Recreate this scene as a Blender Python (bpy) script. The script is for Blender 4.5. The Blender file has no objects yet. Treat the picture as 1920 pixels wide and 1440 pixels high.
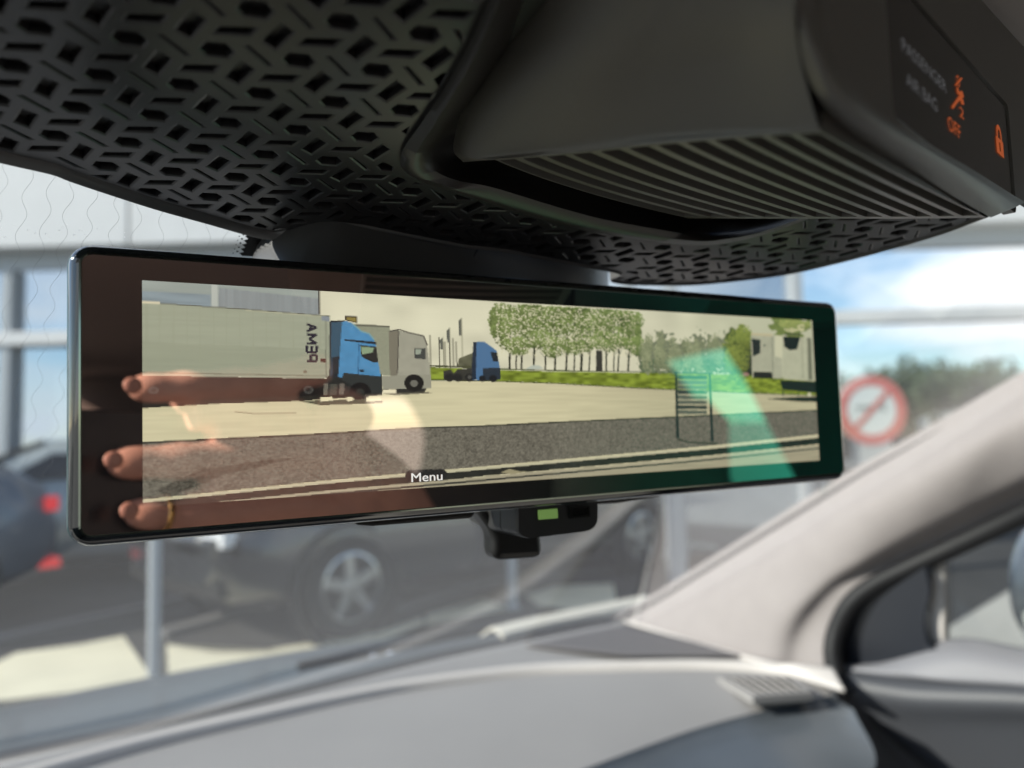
import bpy, bmesh, math, random
import numpy as np
from mathutils import Vector, Matrix
from mathutils.geometry import delaunay_2d_cdt
random.seed(7); rng = np.random.default_rng(7)
sc = bpy.context.scene
COL = sc.collection
# ------------------------------------------------------------------ camera
# car axes: X right, Y forward, Z up; the phone camera sits at the driver's head, turned 45 degrees to the right
F = 1442.0
CAM = Vector((0, 0, 1.30))
P_, R_ = math.radians(4.5), math.radians(1.5)
q = math.sqrt(.5)
r0 = Vector((q, -q, 0)); fw = Vector((q*math.cos(P_), q*math.cos(P_), math.sin(P_))); u0 = r0.cross(fw)
ri = r0*math.cos(R_) - u0*math.sin(R_); up = u0*math.cos(R_) + r0*math.sin(R_)
cam = bpy.data.cameras.new('camera'); co = bpy.data.objects.new('camera', cam); COL.objects.link(co)
co.matrix_world = Matrix(((ri.x, up.x, -fw.x, CAM.x), (ri.y, up.y, -fw.y, CAM.y), (ri.z, up.z, -fw.z, CAM.z), (0, 0, 0, 1)))
cam.sensor_width = 36; cam.lens = 36*F/1920; cam.clip_start = .004; cam.clip_end = 3000
cam.dof.use_dof = True; cam.dof.focus_distance = .200; cam.dof.aperture_fstop = cam.lens/1000/.0029
sc.camera = co
# ------------------------------------------------------------------ sky, sun, exposure
SUN_DIR = Vector((-.85, .46, .52)).normalized()
w = bpy.data.worlds.new('World'); sc.world = w; w.use_nodes = True
nt = w.node_tree; bg = nt.nodes['Background']; bg.inputs[1].default_value = .09
sky = nt.nodes.new('ShaderNodeTexSky'); sky.sky_type = 'NISHITA'; sky.sun_disc = False
sky.dust_density = .15; sky.ozone_density = 3.0; sky.sun_elevation = math.asin(SUN_DIR.z); sky.sun_rotation = math.atan2(SUN_DIR.x, SUN_DIR.y)
tc = nt.nodes.new('ShaderNodeTexCoord'); mp = nt.nodes.new('ShaderNodeMapping'); mp.inputs['Scale'].default_value = (1, 1, 2.6)
nz = nt.nodes.new('ShaderNodeTexNoise'); nz.inputs['Scale'].default_value = 2.3; nz.inputs['Detail'].default_value = 6; nz.inputs['Roughness'].default_value = .55
cr = nt.nodes.new('ShaderNodeValToRGB'); cr.color_ramp.elements[0].position = .50; cr.color_ramp.elements[1].position = .64
mx = nt.nodes.new('ShaderNodeMix'); mx.data_type = 'RGBA'; mx.inputs['B'].default_value = (7.6, 7.8, 8.2, 1)
nt.links.new(tc.outputs['Generated'], mp.inputs[0]); nt.links.new(mp.outputs[0], nz.inputs['Vector']); nt.links.new(nz.outputs['Fac'], cr.inputs[0])
nt.links.new(cr.outputs[0], mx.inputs['Factor']); nt.links.new(sky.outputs[0], mx.inputs['A']); nt.links.new(mx.outputs['Result'], bg.inputs[0])
sl = bpy.data.lights.new('sun', 'SUN'); sl.energy = 3.2; sl.angle = math.radians(.53); sl.color = (1, .95, .87)
so = bpy.data.objects.new('sun', sl); COL.objects.link(so); so.location = (0, 0, 30); so.rotation_euler = SUN_DIR.to_track_quat('Z', 'Y').to_euler()
sc.view_settings.view_transform = 'Standard'; sc.view_settings.look = 'None'; sc.view_settings.exposure = 1.0; sc.view_settings.gamma = 1
EXPO = 2**1.0
cy = sc.cycles; cy.max_bounces = 10; cy.diffuse_bounces = 5; cy.glossy_bounces = 5; cy.transparent_max_bounces = 24; cy.caustics_reflective = False; cy.caustics_refractive = False; cy.sample_clamp_indirect = 4
# ------------------------------------------------------------------ measuring
def C(x, y, z): return CAM + ri*x - up*y + fw*z
def P(px, py, d): return C((px-960)/F*d, (py-720)/F*d, d)
def ray(px, py): return (ri*((px-960)/F) - up*((py-720)/F) + fw)
def hit(px, py, n, p0):
    d = ray(px, py); t = n.dot(p0-CAM)/n.dot(d); return CAM + d*t
def Pz(px, py, z): return hit(px, py, Vector((0, 0, 1)), Vector((0, 0, z)))
def Px(px, py, x): return hit(px, py, Vector((1, 0, 0)), Vector((x, 0, 0)))
def Py(px, py, y): return hit(px, py, Vector((0, 1, 0)), Vector((0, y, 0)))
def glassY(x, z):
    zr = z - CAM.z
    return .80 - 1.75*(zr+.27) - .16*(x-.15)**2
def Pg(px, py, off=0.0):
    d = ray(px, py); lo, hi = .05, 3.0
    for _ in range(50):
        m = (lo+hi)/2; p = CAM + d*m
        if p.y > glassY(p.x, p.z)-off: hi = m
        else: lo = m
    return CAM + d*lo
def cr1(pts, n):
    """Catmull-Rom through vectors, n samples"""
    pts = [Vector(p) for p in pts]; out = []
    m = len(pts)-1
    for k in range(n):
        t = k/(n-1)*m; i = min(int(t), m-1); f = t-i
        p1, p2 = pts[i], pts[i+1]; p0 = pts[i-1] if i > 0 else p1*2-p2; p3 = pts[i+2] if i+2 <= m else p2*2-p1
        out.append(.5*(2*p1 + (p2-p0)*f + (2*p0-5*p1+4*p2-p3)*f*f + (3*p1-p0-3*p2+p3)*f**3))
    return out
def grid(rows, nu, nv):
    """rows of control points -> nv rows of nu smooth samples"""
    rr = [cr1(r, nu) for r in rows]
    cols = [cr1([r[i] for r in rr], nv) for i in range(nu)]
    return [[cols[i][j] for i in range(nu)] for j in range(nv)]
# ------------------------------------------------------------------ objects
LOC = {}
def props(o, label=None, cat=None, group=None, kind=None):
    for k, v in (('label', label), ('category', cat), ('group', group), ('kind', kind)):
        if v: o[k] = v
    return o
def thing(name, loc, label, cat, group=None):
    o = bpy.data.objects.new(name, None); COL.objects.link(o); o.location = loc; o.empty_display_size = .05
    LOC[o.name] = Vector(loc); return props(o, label, cat, group)
def obj(name, verts, faces, mats, parent=None, smooth=None, bevel=None, solid=None, midx=None, label=None, base=None):
    me = bpy.data.meshes.new(name)
    org = LOC[parent.name] if parent is not None else (Vector(base) if base is not None else Vector((0, 0, 0)))
    me.from_pydata([tuple(Vector(v)-org) for v in verts], [], [tuple(f) for f in faces])
    mats = mats if isinstance(mats, (list, tuple)) else [mats]
    for m in mats: me.materials.append(m)
    if midx is not None: me.polygons.foreach_set('material_index', midx)
    me.update()
    o = bpy.data.objects.new(name, me); COL.objects.link(o)
    if parent is not None: o.parent = parent
    else: o.location = org
    LOC[o.name] = org
    if smooth is not None:
        me.polygons.foreach_set('use_smooth', [True]*len(me.polygons))
        me.set_sharp_from_angle(angle=math.radians(smooth))
    if solid: s = o.modifiers.new('solid', 'SOLIDIFY'); s.thickness = solid; s.offset = -1
    if bevel: b = o.modifiers.new('bevel', 'BEVEL'); b.width = bevel; b.segments = 3; b.limit_method = 'ANGLE'; b.angle_limit = math.radians(35)
    if label: o['label'] = label
    return o
class MB:
    def __init__(s): s.v = []; s.f = []; s.m = []
    def add(s, vs, fs, m=0):
        b = len(s.v); s.v += [Vector(v) for v in vs]; s.f += [tuple(i+b for i in f) for f in fs]; s.m += [m]*len(fs); return s
    def grid(s, rows, close=False, m=0):
        n = len(rows[0]); vs = [p for r in rows for p in r]; fs = []
        for j in range(len(rows)-1):
            for i in range(n if close else n-1):
                k = (i+1) % n; fs.append((j*n+i, j*n+k, (j+1)*n+k, (j+1)*n+i))
        return s.add(vs, fs, m)
    def fan(s, loop, m=0, flip=False):
        c = sum((Vector(p) for p in loop), Vector())/len(loop); n = len(loop)
        return s.add([c]+list(loop), [((0, i+1, (i+1) % n+1) if not flip else (0, (i+1) % n+1, i+1)) for i in range(n)], m)
    def box(s, c, sx, sy, sz, ax=None, m=0):
        ax = ax or (Vector((1, 0, 0)), Vector((0, 1, 0)), Vector((0, 0, 1)))
        vs = [Vector(c)+ax[0]*(a*sx/2)+ax[1]*(b*sy/2)+ax[2]*(d*sz/2) for a in (-1, 1) for b in (-1, 1) for d in (-1, 1)]
        return s.add(vs, [(0, 1, 3, 2), (4, 6, 7, 5), (0, 4, 5, 1), (2, 3, 7, 6), (0, 2, 6, 4), (1, 5, 7, 3)], m)
    def prism(s, loop, dvec, m=0):
        n = len(loop); a = [Vector(p) for p in loop]; b = [p+dvec for p in a]
        return s.add(a+b, [tuple(range(n)), tuple(range(2*n-1, n-1, -1))]+[(i, n+i, n+(i+1) % n, (i+1) % n) for i in range(n)], m)
    def tube(s, pts, rad, n=6, cap=True, m=0):
        pts = [Vector(p) for p in pts]; rows = []
        rad = rad if isinstance(rad, (list, tuple)) else [rad]*len(pts)
        pn = None
        for i, p in enumerate(pts):
            t = (pts[min(i+1, len(pts)-1)]-pts[max(i-1, 0)]).normalized()
            if pn is None: pn = t.orthogonal().normalized()
            pn = (pn - t*pn.dot(t)).normalized(); bn = t.cross(pn)
            rows.append([p+(pn*math.cos(2*math.pi*k/n)+bn*math.sin(2*math.pi*k/n))*rad[i] for k in range(n)])
        s.grid(rows, True, m)
        if cap: s.fan(rows[0], m, True); s.fan(rows[-1], m)
        return s
    def lathe(s, c, axis, prof, n=24, m=0):
        axis = Vector(axis).normalized(); a = axis.orthogonal().normalized(); b = axis.cross(a)
        rows = [[Vector(c)+axis*h+(a*math.cos(2*math.pi*k/n)+b*math.sin(2*math.pi*k/n))*r for k in range(n)] for r, h in prof]
        return s.grid(rows, True, m)
    def build(s, name, mats, parent=None, **k):
        if isinstance(mats, (list, tuple)): k['midx'] = s.m
        return obj(name, s.v, s.f, mats, parent, **k)
# ------------------------------------------------------------------ materials
def mat(name, col, rough=.5, spec=.5, metal=0., bump=None, var=None, coat=0., emit=None, sheen=0.):
    m = bpy.data.materials.new(name); m.use_nodes = True; t = m.node_tree; b = t.nodes['Principled BSDF']
    b.inputs['Base Color'].default_value = (*col, 1); b.inputs['Roughness'].default_value = rough
    b.inputs['Specular IOR Level'].default_value = spec; b.inputs['Metallic'].default_value = metal; b.inputs['Coat Weight'].default_value = coat
    b.inputs['Coat Roughness'].default_value = .05
    if emit: b.inputs['Emission Color'].default_value = (*emit[0], 1); b.inputs['Emission Strength'].default_value = emit[1]
    if bump or var: tcn = t.nodes.new('ShaderNodeTexCoord')
    if bump:
        n = t.nodes.new('ShaderNodeTexNoise'); n.inputs['Scale'].default_value = bump[0]; n.inputs['Detail'].default_value = 3
        bn = t.nodes.new('ShaderNodeBump'); bn.inputs['Strength'].default_value = bump[1]; bn.inputs['Distance'].default_value = bump[2]
        t.links.new(tcn.outputs['Object'], n.inputs['Vector']); t.links.new(n.outputs['Fac'], bn.inputs['Height']); t.links.new(bn.outputs[0], b.inputs['Normal'])
    if var:
        n2 = t.nodes.new('ShaderNodeTexNoise'); n2.inputs['Scale'].default_value = var[0]; n2.inputs['Detail'].default_value = 5
        mr = t.nodes.new('ShaderNodeMapRange'); mr.inputs[1].default_value = .3; mr.inputs[2].default_value = .7; mr.inputs[3].default_value = 1-var[1]; mr.inputs[4].default_value = 1+var[1]
        vm = t.nodes.new('ShaderNodeVectorMath'); vm.operation = 'SCALE'; vm.inputs[0].default_value = col
        t.links.new(tcn.outputs['Object'], n2.inputs['Vector']); t.links.new(n2.outputs['Fac'], mr.inputs[0]); t.links.new(mr.outputs[0], vm.inputs['Scale']); t.links.new(vm.outputs[0], b.inputs['Base Color'])
    return m
M = {}
M['panel'] = mat('moulded_black_plastic', (.022, .022, .024), .36, .9, bump=(2600, .10, .0001))
M['console'] = mat('grained_black_plastic', (.125, .12, .108), .36, .65, bump=(2400, .35, .00025))
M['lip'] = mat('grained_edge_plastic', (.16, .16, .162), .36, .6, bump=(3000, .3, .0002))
M['satin'] = mat('satin_black_plastic', (.012, .012, .012), .38, .5, bump=(3000, .08, .0001))
M['black'] = mat('deep_black_plastic', (.008, .008, .008), .5, .4)
M['pod'] = mat('pod_plastic', (.03, .03, .03), .38, .6, bump=(2500, .2, .0002))
M['pillar'] = mat('woven_pillar_fabric', (.335, .305, .295), .85, .2, bump=(1500, .4, .0004), var=(40, .03))
M['liner'] = mat('roof_lining_fabric', (.40, .37, .35), .9, .2, bump=(900, .4, .0005))
M['dash'] = mat('dash_soft_plastic', (.31, .297, .287), .55, .4, bump=(900, .35, .0004), var=(6, .04))
M['dash_dark'] = mat('dash_gloss_panel', (.10, .112, .125), .22, .5, var=(5, .2))
M['cover'] = mat('cover_plastic', (.09, .09, .092), .34, .6, bump=(3000, .25, .0002))
M['seam'] = mat('dash_seam_trim', (.64, .60, .56), .5, .4)
M['grille_cloth'] = mat('perforated_grille', (.16, .15, .15), .7, .4, bump=(700, .8, .001))
M['door_trim'] = mat('door_trim_dark', (.055, .058, .066), .5, .5, bump=(900, .3, .0004))
M['door_top'] = mat('door_top_grey', (.22, .22, .235), .55, .4)
M['seal'] = mat('rubber_seal', (.008, .008, .009), .6, .4)
M['sail'] = mat('sail_panel_black', (.012, .014, .02), .35, .5)
M['door_rear'] = mat('rear_door_trim', (.24, .235, .23), .6, .3)
M['bezel_plastic'] = mat('bezel_grain_plastic', (.040, .038, .036), .36, .6, bump=(2400, .3, .0002))
M['interior'] = mat('cabin_trim', (.26, .25, .24), .7, .3)
M['seat'] = mat('seat_cloth_grey', (.46, .43, .40), .85, .2)
M['glass_edge'] = mat('polished_glass_edge', (.10, .17, .18), .06, .9, coat=1.)
M['bezel'] = mat('gloss_mirror_rim', (.004, .006, .007), .06, .8, coat=1.)
M['asphalt'] = mat('asphalt', (.055, .053, .05), .9, .2, bump=(60, .6, .01), var=(1.2, .18))
M['sun_patch'] = mat('cream_sun_patch', (.76, .71, .53), .85, .2, var=(2, .1))  # sunlight on the ground put into a cream colour
M['concrete'] = mat('yard_concrete', (.40, .385, .34), .9, .2, bump=(40, .4, .01), var=(.8, .1))
M['kerb'] = mat('kerb_concrete', (.16, .155, .15), .85, .2)
M['white'] = mat('white_painted_metal', (.72, .72, .71), .45, .4, var=(3, .03))
M['post'] = mat('grey_white_post', (.40, .43, .45), .4, .5)
M['suv'] = mat('dark_grey_car_paint', (.022, .024, .028), .22, .5, coat=1.)
M['silver'] = mat('silver_car_paint', (.34, .38, .38), .28, .5, metal=.4, coat=1.)
M['bluecar'] = mat('blue_grey_car_paint', (.06, .08, .11), .28, .5, coat=1.)
M['whitecar'] = mat('white_car_paint', (.75, .76, .76), .28, .5, coat=1.)
M['hood'] = mat('bonnet_paint', (.075, .082, .086), .38, .4, metal=0, coat=.15, var=(2, .1))
M['carglass'] = mat('dark_car_glass', (.01, .012, .014), .05, .6)
M['tyre'] = mat('tyre_rubber', (.018, .018, .018), .8, .3)
M['rim'] = mat('wheel_alloy', (.55, .56, .56), .25, .5, metal=.9)
M['lamp_red'] = mat('red_tail_lamp', (.55, .012, .015), .15, .5, emit=((1, .02, .02), .25))
M['lamp_clear'] = mat('clear_headlamp', (.7, .72, .74), .1, .6)
M['sign_white'] = mat('sign_white', (.85, .85, .83), .5, .3)
M['sign_red'] = mat('sign_red', (.72, .17, .15), .5, .3)
M['sign_grey'] = mat('sign_symbol_grey', (.35, .36, .36), .5, .3)
M['bark'] = mat('bark', (.10, .08, .06), .9, .2)
M['leaf'] = mat('leaf_green', (.07, .09, .045), .7, .3, var=(3, .4))
M['skin'] = mat('skin', (.84, .54, .44), .5, .4, bump=(500, .2, .0004), var=(60, .08))
M['nail'] = mat('nail', (.66, .40, .33), .3, .5)
M['gold'] = mat('gold_ring', (.75, .52, .2), .2, .5, metal=1.)
M['phone'] = mat('phone_back_dark', (.018, .019, .020), .3, .5)
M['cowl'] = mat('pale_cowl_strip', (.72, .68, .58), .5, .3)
M['white_gloss'] = mat('white_mirror_shell', (.72, .72, .70), .2, .5, coat=1.)
M['print_grey'] = mat('grey_print', (.10, .10, .10), .6, .3, emit=((1, 1, 1.05), .032))
M['print_orange'] = mat('orange_lit_symbol', (.3, .08, .02), .5, .3, emit=((1., .20, .055), .15))
M['disp_glass'] = mat('smoked_display_glass', (.028, .027, .025), .22, .5)
M['led'] = mat('green_indicator_lens', (.22, .38, .10), .4, .4, emit=((.36, .62, .17), .13))
M['dust'] = mat('dust', (.8, .8, .8), .8, .2)
M['wire'] = mat('heating_filament', (.36, .37, .37), .5, .4)
M['edge_highlight'] = mat('highlight_metal', (.30, .34, .28), .12, .6, metal=1.)  # grey-green tone of the highlight line round the mirror glass
M['chrome'] = mat('chrome', (.8, .8, .8), .08, .5, metal=1.)
# windscreen / window glass: thin sheet, mostly clear, a real mirror-like reflection on top
def glass_mat(name, tint, refl=1.0, haze=0.):
    m = bpy.data.materials.new(name); m.use_nodes = True; t = m.node_tree; t.nodes.clear()
    out = t.nodes.new('ShaderNodeOutputMaterial'); tr = t.nodes.new('ShaderNodeBsdfTransparent'); tr.inputs[0].default_value = (*tint, 1)
    gl = t.nodes.new('ShaderNodeBsdfGlossy'); gl.inputs['Roughness'].default_value = .0; gl.inputs[0].default_value = (refl, refl, refl, 1)
    fr = t.nodes.new('ShaderNodeFresnel'); fr.inputs[0].default_value = 1.5; mixs = t.nodes.new('ShaderNodeMixShader')
    t.links.new(fr.outputs[0], mixs.inputs[0]); t.links.new(tr.outputs[0], mixs.inputs[1]); t.links.new(gl.outputs[0], mixs.inputs[2])
    if haze:
        df = t.nodes.new('ShaderNodeBsdfTranslucent'); df.inputs[0].default_value = (.9, .9, .9, 1); m2 = t.nodes.new('ShaderNodeMixShader'); m2.inputs[0].default_value = haze
        t.links.new(mixs.outputs[0], m2.inputs[1]); t.links.new(df.outputs[0], m2.inputs[2]); t.links.new(m2.outputs[0], out.inputs[0])
    else: t.links.new(mixs.outputs[0], out.inputs[0])
    return m
M['windscreen'] = glass_mat('windscreen_glass', (.92, .95, .93), 1., .018)
M['window'] = glass_mat('side_window_glass', (.86, .90, .89), 1.)
def dust_mat():
    m = bpy.data.materials.new('backlit_dust'); m.use_nodes = True; t = m.node_tree; t.nodes.clear(); o_ = t.nodes.new('ShaderNodeOutputMaterial'); d_ = t.nodes.new('ShaderNodeBsdfTranslucent'); d_.inputs[0].default_value = (.9, .9, .9, 1)
    t.links.new(d_.outputs[0], o_.inputs[0]); return m
M['dust'] = dust_mat()
def shop_glass():
    m = bpy.data.materials.new('showroom_glazing'); m.use_nodes = True; t = m.node_tree; b = t.nodes['Principled BSDF']
    b.inputs['Base Color'].default_value = (.50, .56, .62, 1); b.inputs['Metallic'].default_value = .85; b.inputs['Roughness'].default_value = .04
    return m
M['shop_glass'] = shop_glass()
# angle-dependent coating of the electrochromic mirror: warm grey seen straight on, green towards grazing
def mirror_mat(name, emission=None):
    m = bpy.data.materials.new(name); m.use_nodes = True; t = m.node_tree; t.nodes.clear()
    out = t.nodes.new('ShaderNodeOutputMaterial'); gl = t.nodes.new('ShaderNodeBsdfGlossy'); gl.inputs['Roughness'].default_value = .015
    lw = t.nodes.new('ShaderNodeLayerWeight'); lw.inputs[0].default_value = .5; rp = t.nodes.new('ShaderNodeValToRGB')
    e = rp.color_ramp.elements; e[0].position = .03; e[0].color = (.72, .49, .41, 1); e[1].position = .40; e[1].color = (.03, .46, .31, 1)
    k = e.new(.12); k.color = (.34, .26, .22, 1); k = e.new(.22); k.color = (.06, .24, .15, 1)
    ad = t.nodes.new('ShaderNodeAddShader'); em = t.nodes.new('ShaderNodeEmission')
    t.links.new(lw.outputs['Facing'], rp.inputs[0]); t.links.new(rp.outputs[0], gl.inputs[0])
    if emission:
        at = t.nodes.new('ShaderNodeAttribute'); at.attribute_name = emission; t.links.new(at.outputs['Color'], em.inputs[0]); em.inputs[1].default_value = .98/EXPO
    else: em.inputs[0].default_value = (.001, .0012, .0014, 1)
    t.links.new(em.outputs[0], ad.inputs[0]); t.links.new(gl.outputs[0], ad.inputs[1]); t.links.new(ad.outputs[0], out.inputs[0])
    return m
M['mirror'] = mirror_mat('coated_mirror_glass'); M['screen'] = mirror_mat('coated_mirror_display', 'picture')
# ------------------------------------------------------------------ rear view mirror frame
H_ = .07
mo = np.array([-1.45361093, -.46823044, 2.51935933])*H_
mxv = np.array([.89193828, .00096568, .49500645]); WM = np.linalg.norm(mxv)*3.7*H_; mxv /= np.linalg.norm(mxv)
myv = np.array([.03576937, .99778573, -.05607315]); myv -= mxv*(mxv@myv); myv /= np.linalg.norm(myv)
def cd(v): return ri*v[0] - up*v[1] + fw*v[2]
MO = C(*mo); MX = cd(mxv); MY = cd(myv); MN = cd(np.cross(myv, mxv)).normalized()   # MN points to the camera
if MN.dot(CAM-MO) < 0: MN = -MN
def MP(x, y, b=0.): return MO + MX*x + MY*y - MN*b
def muv(px, py, b=0.):
    p = hit(px, py, MN, MO-MN*b) - MO; return p.dot(MX), p.dot(MY)
def rrect(x0, y0, x1, y1, r, n=6):
    out = []
    for cx, cy_, a0 in ((x1-r, y0+r, -90), (x1-r, y1-r, 0), (x0+r, y1-r, 90), (x0+r, y0+r, 180)):
        for k in range(n+1):
            a = math.radians(a0+90*k/n); out.append((cx+r*math.cos(a), cy_+r*math.sin(a)))
    return out
def mring(ins, b, r=.0050): return [MP(x, y, b) for x, y in rrect(ins, ins, WM-ins, H_-ins, max(r-ins, .0008))]
mirror = thing('rear_view_mirror', MP(WM/2, H_/2, .03), 'wide digital rear-view mirror with a green tinted glass showing a lorry park on its screen', 'mirror')
g = MB(); g.fan(mring(.0022, 0)); g.build('mirror_glass', M['mirror'], mirror)
b = MB(); b.grid([mring(.0022, 0), mring(.0018, .00025), mring(.0009, .0007), mring(.0003, .0016), mring(.0000, .0028), mring(.0000, .0042)], True)
b.build('rim', M['bezel'], mirror, smooth=60)
b = MB(); b.grid([mring(.0027, -.00004), mring(.0025, -.00012), mring(.0021, .00002)], True); b.build('highlight_ring', M['edge_highlight'], mirror)  # metal ring added to draw the bright highlight line along the glass edge
b = MB(); b.grid([mring(.0002, .0042), mring(-.0003, .0046), mring(-.0003, .0068), mring(.0004, .0074)], True); b.build('glass_edge', M['glass_edge'], mirror, smooth=40)
b = MB(); rows = [mring(.0008, .0074), mring(.0012, .012), mring(.004, .020, .01), mring(.011, .028, .016), mring(.020, .032, .022)]; b.grid(rows, True); b.fan(rows[-1])
b.build('housing', M['satin'], mirror, smooth=50)
# --- screen picture, painted as flat print in the photograph's measured outline of the screen
def homog(src, dst):
    A = []
    for (u, v), (x, y) in zip(src, dst):
        A.append([u, v, 1, 0, 0, 0, -x*u, -x*v, -x]); A.append([0, 0, 0, u, v, 1, -y*u, -y*v, -y])
    return np.linalg.svd(np.array(A, float))[2][-1].reshape(3, 3)
SC = [muv(*p) for p in ((264, 527), (1522, 600), (1536, 865), (270, 948))]
sx0 = (SC[0][0]+SC[3][0])/2; sx1 = (SC[1][0]+SC[2][0])/2; sy0 = (SC[0][1]+SC[1][1])/2; sy1 = (SC[2][1]+SC[3][1])/2
NX, NY, SS = 720, 200, 2
RW, RH = NX*SS, NY*SS
def tor(pts):
    """photo pixel -> picture raster"""
    o = []
    for p in pts:
        x, y = muv(*p); o.append(((x-sx0)/(sx1-sx0)*RW, (y-sy0)/(sy1-sy0)*RH))
    return np.array(o)
img = np.zeros((RH, RW, 3), np.float32)
def L(c): 
    c = np.array(c, np.float32)/255; return np.where(c <= .04045, c/12.92, ((c+.055)/1.055)**2.4)
YY, XX = np.mgrid[0:RH, 0:RW]; XXc = XX+.5; YYc = YY+.5
def mask(poly, raw=False):
    p = np.array(poly, float) if raw else tor(poly)
    x0 = max(int(p[:, 0].min())-1, 0); x1 = min(int(p[:, 0].max())+2, RW); y0 = max(int(p[:, 1].min())-1, 0); y1 = min(int(p[:, 1].max())+2, RH)
    m = np.zeros((RH, RW), bool)
    if x1 <= x0 or y1 <= y0: return m
    X = XXc[y0:y1, x0:x1]; Y = YYc[y0:y1, x0:x1]; ins = np.zeros(X.shape, bool)
    for (ax, ay), (bx, by) in zip(p, np.roll(p, -1, 0)):
        if ay == by: continue
        c = ((ay > Y) != (by > Y)) & (X < (bx-ax)*(Y-ay)/(by-ay)+ax); ins ^= c
    m[y0:y1, x0:x1] = ins; return m
def vnoise(sx, sy, seed=0):
    r = np.random.default_rng(seed); gx, gy = int(RW/sx)+3, int(RH/sy)+3; a = r.random((gy, gx))
    X = XX/sx; Y = YY/sy; i = X.astype(int); j = Y.astype(int); fx = X-i; fy = Y-j; fx = fx*fx*(3-2*fx); fy = fy*fy*(3-2*fy)
    return (a[j, i]*(1-fx)+a[j, i+1]*fx)*(1-fy)+(a[j+1, i]*(1-fx)+a[j+1, i+1]*fx)*fy
def paint(poly, c, var=0., n=None):
    m = mask(poly); col = L(c)
    if n is None: img[m] = col
    else: img[m] = col*(1+var*(n[m][:, None]-.5)*2)
def line(pts, wd, c):
    p = tor(pts)
    for (ax, ay), (bx, by) in zip(p[:-1], p[1:]):
        dx, dy = bx-ax, by-ay; l = math.hypot(dx, dy) or 1; ox, oy = -dy/l*wd/2, dx/l*wd/2
        img[mask([(ax+ox, ay+oy), (bx+ox, by+oy), (bx-ox, by-oy), (ax-ox, ay-oy)], True)] = L(c)
def disc(c, r, col, sq=1.0):
    p = tor([c])[0]; img[((XXc-p[0])/sq)**2+(YYc-p[1])**2 < r*r] = L(col)
fine = vnoise(3, 3, 1); mid = vnoise(9, 9, 2); big = vnoise(50, 30, 3); streak = vnoise(60, 4, 4); finest = vnoise(2, 2, 5)
# sky
paint([(255, 515), (1560, 580), (1560, 900), (255, 960)], (212, 208, 180), .12, big)
m = mask([(1000, 540), (1560, 575), (1560, 720), (1000, 720)]); g_ = np.clip((XX[m]/RW-.62)/.22, 0, 1)[:, None]; img[m] = img[m]*(1-g_)+g_*L((186, 186, 158))*(1+.14*(big[m][:, None]-.5))
# warehouse
paint([(255, 515), (598, 540), (600, 592), (255, 572)], (150, 158, 150), .10, streak)
paint([(255, 545), (395, 552), (395, 575), (255, 568)], (133, 146, 150), .15, streak)
paint([(410, 540), (598, 560), (598, 590), (410, 575)], (137, 143, 142), .1, vnoise(3, 90, 8))
line([(402, 530), (402, 578)], 9, (178, 182, 172)); line([(598, 540), (599, 590)], 3, (70, 70, 66))
# forecourt
paint([(255, 715), (900, 715), (1560, 735), (1560, 900), (255, 960)], (205, 197, 160), .07, streak)
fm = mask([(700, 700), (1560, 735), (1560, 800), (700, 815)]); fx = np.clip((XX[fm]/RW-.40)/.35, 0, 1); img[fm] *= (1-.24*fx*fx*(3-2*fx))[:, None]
# distant scrub, grass
for k, (x, y0, y1) in enumerate([(1215, 640, 700), (1240, 618, 702), (1262, 630, 702), (1285, 640, 702), (1310, 622, 702), (1335, 636, 702), (1355, 625, 702)]):
    n = vnoise(7, 7, 20+k); c = tor([(x, (y0+y1)/2)])[0]; h = (tor([(x, y1)])[0]-tor([(x, y0)])[0])[1]/2
    mm = ((XXc-c[0])/26)**2+((YYc-c[1])/h)**2 < .35+1.0*n*n*1.6; img[mm] = (L((116, 120, 96))*(1+.5*(fine[mm][:, None]-.5)))
for a_ in range(260): dd_0 = tor([(1200+rng.random()*200, 674+rng.random()*26)])[0]; img[(np.abs(XXc-dd_0[0]) < 5) & (np.abs(YYc-dd_0[1]) < 3+2*rng.random())] = L((98, 108, 82))*(.7+.6*rng.random())
n = vnoise(14, 12, 33); pr = tor([(1385, 655)])[0]; mm = ((XXc-pr[0])/50)**2+((YYc-pr[1])/64)**2 < .35+1.1*n; img[mm] = L((86, 96, 54))*(.55+.95*fine[mm][:, None])
pr = tor([(1480, 610)])[0]; mm = ((XXc-pr[0])/70)**2+((YYc-pr[1])/40)**2 < .35+1.0*n; img[mm] = L((112, 124, 70))*(.6+.8*fine[mm][:, None])
paint([(1372, 640), (1412, 640), (1412, 712), (1372, 708)], (52, 54, 44), .5, mid)
gp = [(800, 688), (905, 693), (1045, 697), (1200, 699), (1400, 703), (1540, 712), (1540, 741), (1400, 736), (1200, 727), (1045, 718), (905, 713), (800, 712)]
paint(gp, (122, 136, 50), .5, vnoise(14, 5, 9)); line([(800, 713), (905, 714), (1045, 719), (1200, 728), (1400, 737), (1540, 742)], 2.2, (66, 70, 44))
line([(800, 686), (905, 691), (1045, 695), (1200, 697)], 2.5, (74, 84, 50))
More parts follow.
